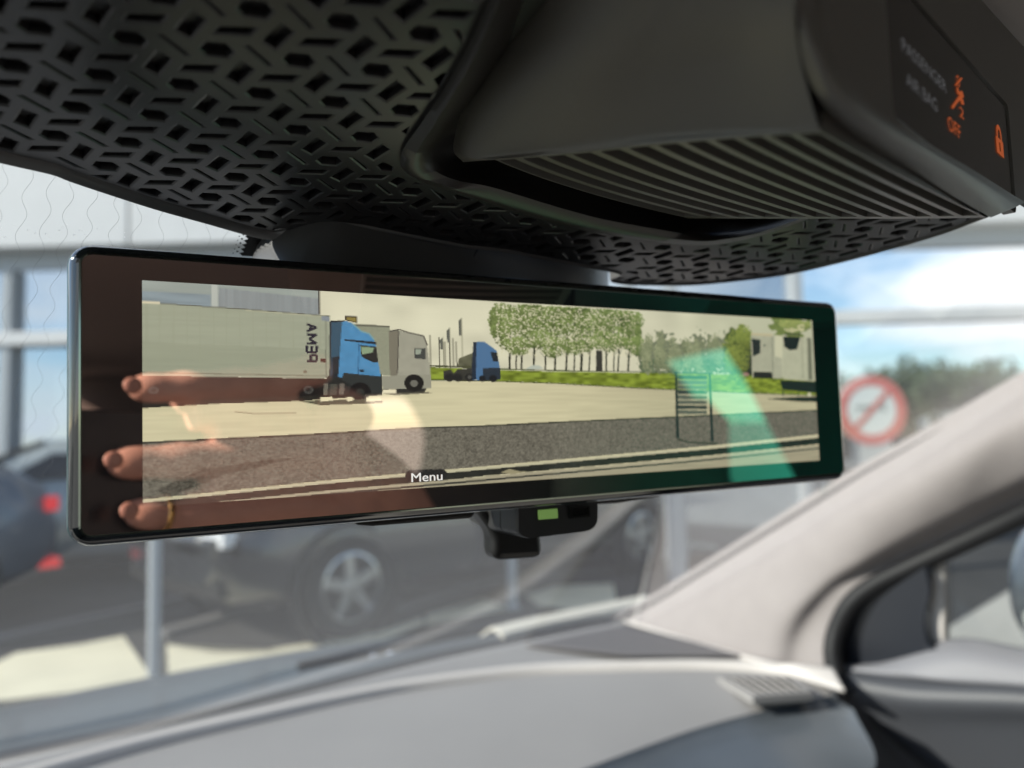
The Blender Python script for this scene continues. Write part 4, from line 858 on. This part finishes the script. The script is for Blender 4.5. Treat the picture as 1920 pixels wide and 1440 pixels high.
# ------------------------------------------------------------------ phone and hand, seen only in the mirror
def mirrored(px, py, zc):
    """camera-space point at depth zc whose reflection in the mirror glass lies at pixel px, py"""
    d = ray(px, py); t = MN.dot(MO-CAM)/MN.dot(d); h = CAM+d*t; r = d-MN*(2*d.dot(MN)); tt = (zc-(h-CAM).dot(fw))/r.dot(fw); return h+r*tt
ph = thing('phone', C(.05, -.01, -.008), 'dark phone held up to take the picture, reflected in the mirror', 'phone')
def rbox(c0, c1, z0, z1, r):
    lp = rrect(c0[0], c0[1], c1[0], c1[1], r, 8); ins = rrect(c0[0]+.0012, c0[1]+.0012, c1[0]-.0012, c1[1]-.0012, r-.0012, 8); b = MB()
    rows = [[C(x, y, z0) for x, y in ins], [C(x, y, z0-.0012) for x, y in lp], [C(x, y, z1+.0012) for x, y in lp], [C(x, y, z1) for x, y in ins]]
    b.grid(rows, True); b.fan(rows[0]); b.fan(rows[-1]); return b
rbox((-.016, -.016), (.131, .056), -.006, -.0138, .011).build('phone_body', M['phone'], ph, smooth=50)
hand = thing('person_hand', C(.1, .0, 0), 'hand gripping the phone, reflected in the mirror with a gold ring', 'hand')
fing = [([(600, 690), (520, 712), (430, 722), (340, 726), (268, 728)], (.0105, .010, .0092, .0086, .0072)),
        ([(640, 860), (540, 850), (430, 858), (320, 866), (232, 868)], (.0115, .0108, .0098, .0092, .0078)),
        ([(650, 960), (560, 950), (450, 962), (350, 968), (262, 962)], (.0112, .0105, .0095, .009, .0075))]
b = MB()
for pts, rad in fing:
    base = [mirrored(x, y, .000+.003*math.sin(k*.9)) for k, (x, y) in enumerate(pts)]
    cs = cr1(base, 22); rs = list(np.interp(np.linspace(0, 1, 22), np.linspace(0, 1, 5), rad)); rs = [r*(1+.05*math.cos(k*1.25)) for k, r in enumerate(rs)]
    tip = (cs[-1]-cs[-2]).normalized(); cs += [cs[-1]+tip*rs[-1]*.5, cs[-1]+tip*rs[-1]*.85, cs[-1]+tip*rs[-1]*1.0]; rs += [rs[-1]*.82, rs[-1]*.5, rs[-1]*.15]
    b.tube(cs, rs, 14)
# thumb and the ball of the hand round the far end of the phone, running on to the wrist
b.tube(cr1([mirrored(660, 760, .004), mirrored(620, 820, .002), mirrored(640, 900, -.002), mirrored(690, 1010, -.012)], 16), [.017+.004*math.sin(math.pi*k/15) for k in range(16)], 16)
for (xa, xb, y, zz) in ((330, 535, 735, -.004), (350, 560, 775, -.003), (390, 580, 815, -.002), (360, 590, 865, -.002), (380, 605, 910, -.002), (340, 615, 955, -.003), (360, 620, 985, -.006)):
    b.tube([mirrored(xa, y, zz), mirrored((xa+xb)/2, y-4, zz+.001), mirrored(xb, y+6, zz-.002)], [.010, .0118, .0112], 14)
wr = [mirrored(650, 880, -.004), mirrored(740, 960, -.03), mirrored(840, 1120, -.09), mirrored(900, 1300, -.16)]
b.tube(cr1(wr, 16), [.026, .027, .028, .028, .028, .027, .027, .027, .027, .028, .029, .030, .031, .032, .033, .034], 18)
hm = b.build('palm_and_fingers', M['skin'], hand)
md = hm.modifiers.new('remesh', 'REMESH'); md.mode = 'VOXEL'; md.voxel_size = .0016; md.use_smooth_shade = True
md = hm.modifiers.new('smooth', 'SMOOTH'); md.factor = .5; md.iterations = 6
for (x, y) in ((252, 722), (216, 862), (246, 957)):
    c_ = mirrored(x, y, .0078); b = MB(); rows = [[c_+ri*(.0048*s*math.cos(2*math.pi*i/16))+up*(.0042*s*math.sin(2*math.pi*i/16))+fw*h for i in range(16)] for s, h in ((1, -.0016), (.9, -.0004), (.5, 0))]
    b.grid(rows, True); b.fan(rows[-1]); b.build('fingernail', M['nail'], hand, smooth=60)
rc = mirrored(252, 915, .007); b = MB(); ax_ = (mirrored(262, 962, .006)-mirrored(350, 968, .006)).normalized(); rows = []
for k in range(9):
    a = 2*math.pi*k/8; rows.append((.0098+.0011*math.cos(a), .0016*math.sin(a)))
b.lathe(mirrored(300, 966, .001), ax_, rows, 28); b.build('ring', M['gold'], hand, smooth=60)
# ------------------------------------------------------------------ ground and forecourt
def st(name, mb, m, **k): o = mb.build(name, m, None, **k); o['kind'] = 'structure'; return o
S = 900
gd = MB(); gd.add([(-S, -S, 0), (S, -S, 0), (S, S, 0), (-S, S, 0)], [(0, 1, 2, 3)]); st('ground', gd, M['concrete'])
ld = MB(); ld.add([(-30, 1.7, .004), (40, 1.7, .004), (40, 14, .004), (-30, 14, .004)], [(0, 1, 2, 3)]); st('road', ld, M['asphalt'])
def onz(pts, z=0.): return [Pz(*p, z) for p in pts]
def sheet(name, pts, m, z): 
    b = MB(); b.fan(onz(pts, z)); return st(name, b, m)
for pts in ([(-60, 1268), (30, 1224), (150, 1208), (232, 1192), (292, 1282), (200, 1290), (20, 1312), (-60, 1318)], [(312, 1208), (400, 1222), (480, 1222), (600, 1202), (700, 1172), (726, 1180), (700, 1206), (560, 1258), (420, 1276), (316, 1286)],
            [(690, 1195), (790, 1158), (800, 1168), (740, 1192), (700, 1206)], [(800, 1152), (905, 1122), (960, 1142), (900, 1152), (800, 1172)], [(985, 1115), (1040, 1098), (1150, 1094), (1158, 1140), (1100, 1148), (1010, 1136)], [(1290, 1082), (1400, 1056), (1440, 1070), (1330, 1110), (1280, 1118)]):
    sheet('painted_sun_patch', pts, M['sun_patch'], .008)  # patches of sunlight painted as pale sheets on the darker road
kb_ = MB()
for pts in ([(-80, 1222), (240, 1152), (480, 1096), (700, 1056)], [(300, 1196), (560, 1130), (900, 1096), (1150, 1070)], [(700, 1160), (850, 1108), (1000, 1070), (1160, 1040)]):
    t = [p for p in onz(pts, .0)]; t = cr1(t, 12); b = MB()
    for a, c in zip(t[:-1], t[1:]):
        dv = (c-a); nrm = Vector((-dv.y, dv.x, 0)).normalized()*.07; b.add([a-nrm, c-nrm, c+nrm, a+nrm]+[p+Vector((0, 0, .05)) for p in (a-nrm, c-nrm, c+nrm, a+nrm)], [(4, 5, 6, 7), (0, 1, 5, 4), (2, 3, 7, 6), (1, 2, 6, 5), (3, 0, 4, 7)])
    st('kerb', b, M['kerb'])
# ------------------------------------------------------------------ showroom building across the forecourt
BR = Vector((q, -q, 0)); BF = Vector((q, q, 0)); DB = 8.6
fo_ = Vector((0, 0, 0))+BF*DB
AX = (BR, BF, Z)
def bp(x, y, z): return fo_+BR*x+BF*y+Z*z
def bx(px): return (px-960)/F*DB
showroom = thing('showroom_building', bp(-1, 1, 0), 'white showroom building with tall sky-reflecting glazing and a deep fascia', 'building')
ZF = 3.62; ZT = 2.62
xl, xr = -16., bx(1500)
b = MB(); b.box(bp((xl+xr)/2, 2.2, 4.2), xr-xl, 4, .2, AX); b.box(bp((xl+xr)/2, 4.2, 1.8), xr-xl, .2, 4.6, AX); b.box(bp(xl, 2.2, 1.8), .2, 4, 4.6, AX); b.build('walls', M['white'], showroom)
xs_ = [-16, -12.5, -9]+[bx(v) for v in (-395, -70, 255, 500, 745, 990, 1235, 1480, 1725, 1970, 2215)]
for a, c in zip(xs_[:-1], xs_[1:]):
    b = MB(); b.box(bp((a+c)/2, -.10, ZF+.62), c-a-.03, .3, 1.24, AX); b.build('fascia_panel', M['white'], showroom, bevel=.01)
b = MB(); b.box(bp(-2, .08, ZF-.10), 28, .18, .2, AX); b.build('fascia_soffit', M['post'], showroom)
mull = [-12., -9.]+[bx(v) for v in (-420, -180, 14, 470, 960, 1185, 1265, 1500)]
for x in mull:
    b = MB(); b.box(bp(x, -.02, ZF/2-.1), .12, .16, ZF-.2, AX); b.build('mullion', M['post'], showroom, bevel=.01)
b = MB(); b.box(bp(bx(1225), .03, 1.2), .36, .08, 2.4, AX); b.build('door_leaf', M['white'], showroom, bevel=.01)
for a, c in zip(mull[:-1], mull[1:]):
    for z0, z1 in ((.05, ZT-.06), (ZT+.06, ZF-.2)):
        b = MB(); b.box(bp((a+c)/2, .04, (z0+z1)/2), c-a-.125, .02, z1-z0, AX); b.build('glazing_pane', M['shop_glass'], showroom)
b = MB(); b.box(bp((mull[0]+9.5)/2, -.03, ZT), 9.5-mull[0], .2, .15, AX); b.build('transom', M['white'], showroom, bevel=.01)
# slender posts on the forecourt
def post(px, py, rad, h, label):
    p = Pz(px, py, 0); t = thing('parking_post', p, label, 'post', 'grey posts along the forecourt'); MB().tube([p, p+Z*h], rad, 14).build('shaft', M['post'], t, smooth=40)
    MB().lathe(p, Z, [(rad*1.5, 0), (rad*1.5, .02), (rad*1.05, .03)], 16).build('foot_plate', M['post'], t, smooth=40)
    MB().lathe(p+Z*h, Z, [(rad*1.0, 0), (rad*.7, .02), (.001, .025)], 14).build('cap', M['post'], t, smooth=40)
post(288, 1288, .034, 2.1, 'grey white post nearest the car, left of the dark parked car'); post(961, 1142, .04, 2.1, 'grey white post standing below the mirror sensor pod')
post(1272, 1112, .085, 2.2, 'thick grey white post beside the white door leaf'); post(1548, 1040, .06, 1.62, 'grey white post carrying the round prohibition sign')
# ------------------------------------------------------------------ prohibition sign
sd = 6.4; sc_ = P(1634, 769, sd); sg = thing('road_sign', sc_, 'round white prohibition sign with red ring and red diagonal bar', 'sign')
def sdisc(r0_, r1_, y): return [[sc_+BR*(r*math.cos(2*math.pi*k/40))+Z*(r*math.sin(2*math.pi*k/40))-BF*y for k in range(40)] for r in (r0_, r1_)]
b = MB(); b.fan(sdisc(.292, 0.29, .003)[0]); b.grid([sdisc(.292, .29, .003)[0], sdisc(.292, .29, -.02)[0]], True); b.build('sign_plate', M['sign_white'], sg)
b = MB(); b.grid(sdisc(.291, .205, .006), True); b.build('red_ring', M['sign_red'], sg)
b = MB(); dg_ = (BR+Z*1.05).normalized(); pr_ = (BR*-1+Z*.95).normalized(); b.prism([sc_-BF*.005+dg_*a*.22+pr_*c*.021 for a, c in ((-1, -1), (1, -1), (1, 1), (-1, 1))], -BF*.002); b.build('red_bar', M['sign_red'], sg)
b = MB(); b.box(sc_-BF*.004-BR*.03+Z*.02, .20, .002, .035, AX); b.box(sc_-BF*.004+BR*.1+Z*.02, .03, .002, .07, AX); b.build('sign_symbol', M['sign_grey'], sg)
b = MB(); b.tube([sc_+BF*.03-Z*.3, sc_+BF*.03+Z*.2], .03, 10); b.build('sign_bracket', M['post'], sg)
# ------------------------------------------------------------------ cars
def car(loc, yaw, paint, label, length=4.5, hgt=1.62, wid=1.84, group='cars parked on the forecourt', name='parked_car'):
    t = thing(name, loc, label, 'car', group); ca_, sa_ = math.cos(yaw), math.sin(yaw); loc = Vector(loc)
    def T_(x, y, z): return loc+Vector((x*ca_-y*sa_, x*sa_+y*ca_, z))
    hl = length/2; W2 = wid/2; wr_ = .355
    stn = [(-hl, .45, .70, .72, .78), (-hl+.12, .32, .86, .90, .92), (-hl+.55, .24, .98, 1.02, .97), (-hl+1.15, .24, 1.02, 1.10, 1.0), (-hl+1.55, .24, 1.03, hgt*.86, 1.0), (-hl+2.05, .24, 1.04, hgt*.985, 1.0), (-hl+2.7, .24, 1.05, hgt, 1.0), (hl-.95, .24, 1.07, hgt*.97, .99), (hl-.45, .26, 1.08, hgt*.88, .97), (hl-.10, .32, 1.0, 1.06, .92), (hl, .45, .80, .82, .82)]
    rows = []
    for x, zb, zm, zt, wf in stn:
        w_ = W2*wf; rt = .70 if zt > 1.2 else .88
        half = [(w_*.80, zb), (w_*.97, zb+.10), (w_, zb+.3), (w_*.985, zm*.86), (w_*.93, zm), (w_*(.93*.45+rt*.55), zm*.45+zt*.55), (w_*rt, zt-.05*(zt > 1.2)), (w_*rt*.6, zt)]
        rows.append([T_(x, y, z) for y, z in half]+[T_(x, -y, z) for y, z in half[::-1]])
    b = MB(); b.grid(rows, True); b.fan(rows[0]); b.fan(rows[-1]); b.build('body', paint, t, smooth=45)
    for s in (1, -1):
        for xa, xb, ta, tb in ((-hl+1.62, -hl+2.62, .62, .9), (-hl+2.70, hl-1.05, .9, .86)):
            qd = [(xa, 1.07), (xb, 1.09), (xb-.05, hgt-.16), (xa+(.42 if ta < .8 else .02), hgt-.17)]; vs = [T_(x, s*(W2*.94-(z-1.05)*.44+.012), z) for x, z in qd]
            MB().prism(vs, (vs[0]-T_((qd[0][0]), 0, qd[0][1])).normalized()*-.02).build('side_window', M['carglass'], t)
    qd = [T_(-hl+1.22, y, 1.13) for y in (-W2*.78, W2*.78)]+[T_(-hl+1.98, y, hgt*.965) for y in (W2*.62, -W2*.62)]; MB().prism([p+Vector((0, 0, .03)) for p in qd], Vector((0, 0, -.02))).build('windscreen_glass', M['carglass'], t)
    qd = [T_(hl-.22, y, 1.10) for y in (-W2*.74, W2*.74)]+[T_(hl-.62, y, hgt*.93) for y in (W2*.62, -W2*.62)]; MB().prism([p+Vector((0, 0, .03)) for p in qd], Vector((0, 0, -.02))).build('rear_window', M['carglass'], t)
    yv = Vector((-sa_, ca_, 0))
    for sx in (-hl+.88, hl-.85):
        for s in (1, -1):
            c_ = T_(sx, s*(W2-.09), wr_); b = MB(); b.lathe(c_, yv*s, [(wr_*1.24, .02), (wr_*1.26, .075), (wr_*1.12, .082), (wr_*1.10, .0)], 32); b.build('wheel_arch', M['black'], t, smooth=40)
            b = MB(); b.lathe(c_, yv*s, [(wr_*.66, .095), (wr_*.80, .105), (wr_*.97, .09), (wr_, .05), (wr_, -.08)], 32); wh = b.build('wheel', M['tyre'], t, smooth=40)
            b = MB(); b.lathe(c_, yv*s, [(wr_*.68, .094), (wr_*.62, .10), (wr_*.60, .07)], 32)
            for k in range(5):
                a = 2*math.pi*k/5+.4; dv = (Vector((ca_, sa_, 0))*math.cos(a)+Z*math.sin(a)); pv = dv.cross(yv).normalized(); o_2 = c_+yv*s*.088
                b.prism([o_2+dv*wr_*.08+pv*.045, o_2+dv*wr_*.62+pv*.03, o_2+dv*wr_*.62-pv*.03, o_2+dv*wr_*.08-pv*.045], yv*s*-.025)
            b.lathe(c_, yv*s, [(.001, .098), (.05, .096), (.06, .08)], 14); b.build('rim', M['rim'], wh, smooth=30)
            MB().lathe(c_, yv*s, [(.001, .045), (wr_*.62, .045)], 20).build('wheel_disc', M['black'], wh)
    for s in (1, -1):
        vs = [T_(hl-.045, s*W2*a, z) for a, z in ((.50, .84), (.93, .86), (.93, .98), (.50, .95))]; MB().prism([p+Vector((ca_, sa_, 0))*.03 for p in vs], Vector((ca_, sa_, 0))*-.10).build('tail_light', M['lamp_red'], t, bevel=.01)
        vs = [T_(-hl+.05, s*W2*a, z) for a, z in ((.50, .66), (.88, .70), (.88, .80), (.50, .76))]; MB().prism([p-Vector((ca_, sa_, 0))*.03 for p in vs], Vector((ca_, sa_, 0))*.10).build('headlight', M['lamp_clear'], t, bevel=.01)
        vs = [T_(hl-.02, s*W2*a, z) for a, z in ((.55, .40), (.90, .40), (.90, .47), (.55, .47))]; MB().prism([p+Vector((ca_, sa_, 0))*.03 for p in vs], Vector((ca_, sa_, 0))*-.16).build('rear_reflector', M['lamp_red'], t)
        MB().prism([p+Vector((ca_, sa_, 0))*-.0 for p in [T_(-hl+.02, s*W2*a, z) for a, z in ((.0, .34), (.80, .38), (.80, .50), (.0, .52))]], Vector((ca_, sa_, 0))*.1).build('grille_half', M['black'], t)
    return t
wc = P(645, 1100, 5.35); ln = 5.1
car(Vector((wc.x-.0+ln/2-.88, wc.y+.85, 0)), 0, M['suv'], 'dark grey parked car side-on with a bright alloy wheel', ln, 1.68, 1.9)
a1 = P(100, 955, 6.3)
car(Vector((a1.x-2.05, a1.y+.80, 0)), 0, M['bluecar'], 'dark blue parked car at the far left showing red rear lamps', 4.2, 1.5, 1.78)
a2 = P(470, 1060, 9.0); car(Vector((a2.x-1.9, a2.y+.6, 0)), math.radians(-12), M['silver'], 'silver parked car farther back between the two dark ones', 4.2, 1.5, 1.78)
# ------------------------------------------------------------------ own bonnet, wiper and cowl outside the glass
bon = thing('car_bonnet', Vector((.3, 1.2, .9)), 'dark glossy bonnet beyond the foot of the windscreen', 'bonnet')
rows = []
for y, z in ((.80, -.30), (.92, -.300), (1.05, -.309), (1.2, -.327), (1.32, -.355), (1.45, -.40), (1.6, -.55)):
    rows.append([Vector((x, y-.13*(x-.15)**2, CAM.z+z-.05*max(0, abs(x-.15)-.35)**2*2)) for x in (-.75, -.55, -.3, 0, .15, .4, .7, .9, 1.05)])
b = MB(); b.grid(grid(rows, 40, 30)); b.build('bonnet_skin', M['hood'], bon, smooth=80, solid=.02)
cowl = [Pz(*p, DZ-.006) for p in ((945, 1203), (1000, 1188), (1090, 1168), (1170, 1151), (1236, 1137))]; b = MB(); cc2 = cr1(cowl, 30)
b.grid([[p+Vector((0, -.004, -.02)) for p in cc2], [p+Vector((0, .004, .009)) for p in cc2], [p+Vector((.004, .03, .015)) for p in cc2], [p+Vector((.005, .055, .0)) for p in cc2]]); b.build('cowl_strip', M['cowl'], bon, smooth=60, solid=.004)
wip = thing('wiper', Pz(760, 1225, DZ-.01), 'black wiper arm parked at the foot of the windscreen', 'wiper'); 
b = MB(); b.tube(cr1([Pz(*p, DZ-.012) for p in ((560, 1250), (700, 1222), (850, 1190), (1000, 1165))], 20), .007, 8); b.build('wiper_arm', M['black'], wip, smooth=60)
b = MB(); b.lathe(Pz(732, 1226, DZ-.004), Z, [(.004, 0), (.0035, .003), (.0004, .0042)], 14); b.build('glint_bead', M['chrome'], wip, smooth=60)  # chrome beads added by the wiper to give small sun glints
b = MB(); b.lathe(Pz(700, 1230, DZ-.004), Z, [(.0035, 0), (.003, .0025), (.0004, .0036)], 14); b.build('glint_bead', M['chrome'], wip, smooth=60)
# ------------------------------------------------------------------ trees beyond the canopy
def tree(x, dist, h, cr_, seed, label):
    r = random.Random(seed); bs = Vector((0, 0, 0))+BF*dist+BR*x; t = thing('tree', bs, label, 'tree', 'trees beyond the showroom canopy')
    b = MB(); b.tube(cr1([bs, bs+Z*h*.25+BR*.1, bs+Z*h*.5-BR*.05, bs+Z*h*.8], 10), [.14*(1-.08*k) for k in range(10)], 8)
    for k in range(6):
        a = r.random()*6.28; s0 = bs+Z*h*(.35+.07*k); b.tube([s0, s0+Vector((math.cos(a), math.sin(a), .8))*h*.14, s0+Vector((math.cos(a), math.sin(a), 1.0))*h*.24], [.06, .04, .02], 6)
    b.build('trunk', M['bark'], t, smooth=60)
    b = MB(); cl = [(Vector((r.gauss(0, cr_*.5), r.gauss(0, cr_*.5), h*(.62+.2*r.random()))), cr_*(.35+.3*r.random())) for _ in range(11)]
    for k in range(1500):
        c_, s_ = r.choice(cl); v = Vector((r.gauss(0, 1), r.gauss(0, 1), r.gauss(0, 1))).normalized()*s_*r.random()**.4; p = bs+c_+v; a = Vector((r.gauss(0, 1), r.gauss(0, 1), r.gauss(0, 1))).normalized(); c2 = a.orthogonal().normalized(); l_ = .11+.08*r.random()
        b.add([p-a*l_, p+c2*l_*.5, p+a*l_, p-c2*l_*.5], [(0, 1, 2, 3)])
    b.build('crown', M['leaf'], t)
for k, (px, dd, h, rr) in enumerate(((1560, 27, 3.5, 1.2), (1690, 25, 3.7, 1.3), (1745, 28, 4.0, 1.4), (1800, 24, 3.5, 1.2), (1850, 27, 3.6, 1.3), (1960, 26, 3.4, 1.3))):
    tree((px-960)/F*dd, dd, h, rr, k, ['leftmost leafy tree, behind the prohibition sign', 'leafy tree just right of the prohibition sign', 'tallest leafy tree beyond the canopy', 'nearer leafy tree between two taller ones', 'leafy tree near the canopy column, farther back', 'rightmost leafy tree above the pillar'][k])
# white van and low white hall under the trees
hx = bp(0, 24, 0)
vn = thing('distant_hall', Vector((0, 0, 0))+BF*33+BR*22, 'long low pale hall far behind the trees', 'building'); b = MB(); b.box(Vector((0, 0, 1.6))+BF*36+BR*24, 40, 6, 3.2, AX); b.build('hall_wall', M['white'], vn); b = MB(); b.box(Vector((0, 0, 3.3))+BF*36+BR*24, 40.6, 6.6, .25, AX); b.build('hall_roof', M['kerb'], vn)
for k in range(12):
    b = MB(); b.box(Vector((0, 0, 1.3))+BF*32.95+BR*(8+k*2.9), 1.1, .14, 2.0, AX); b.build('hall_window', M['carglass'], vn)
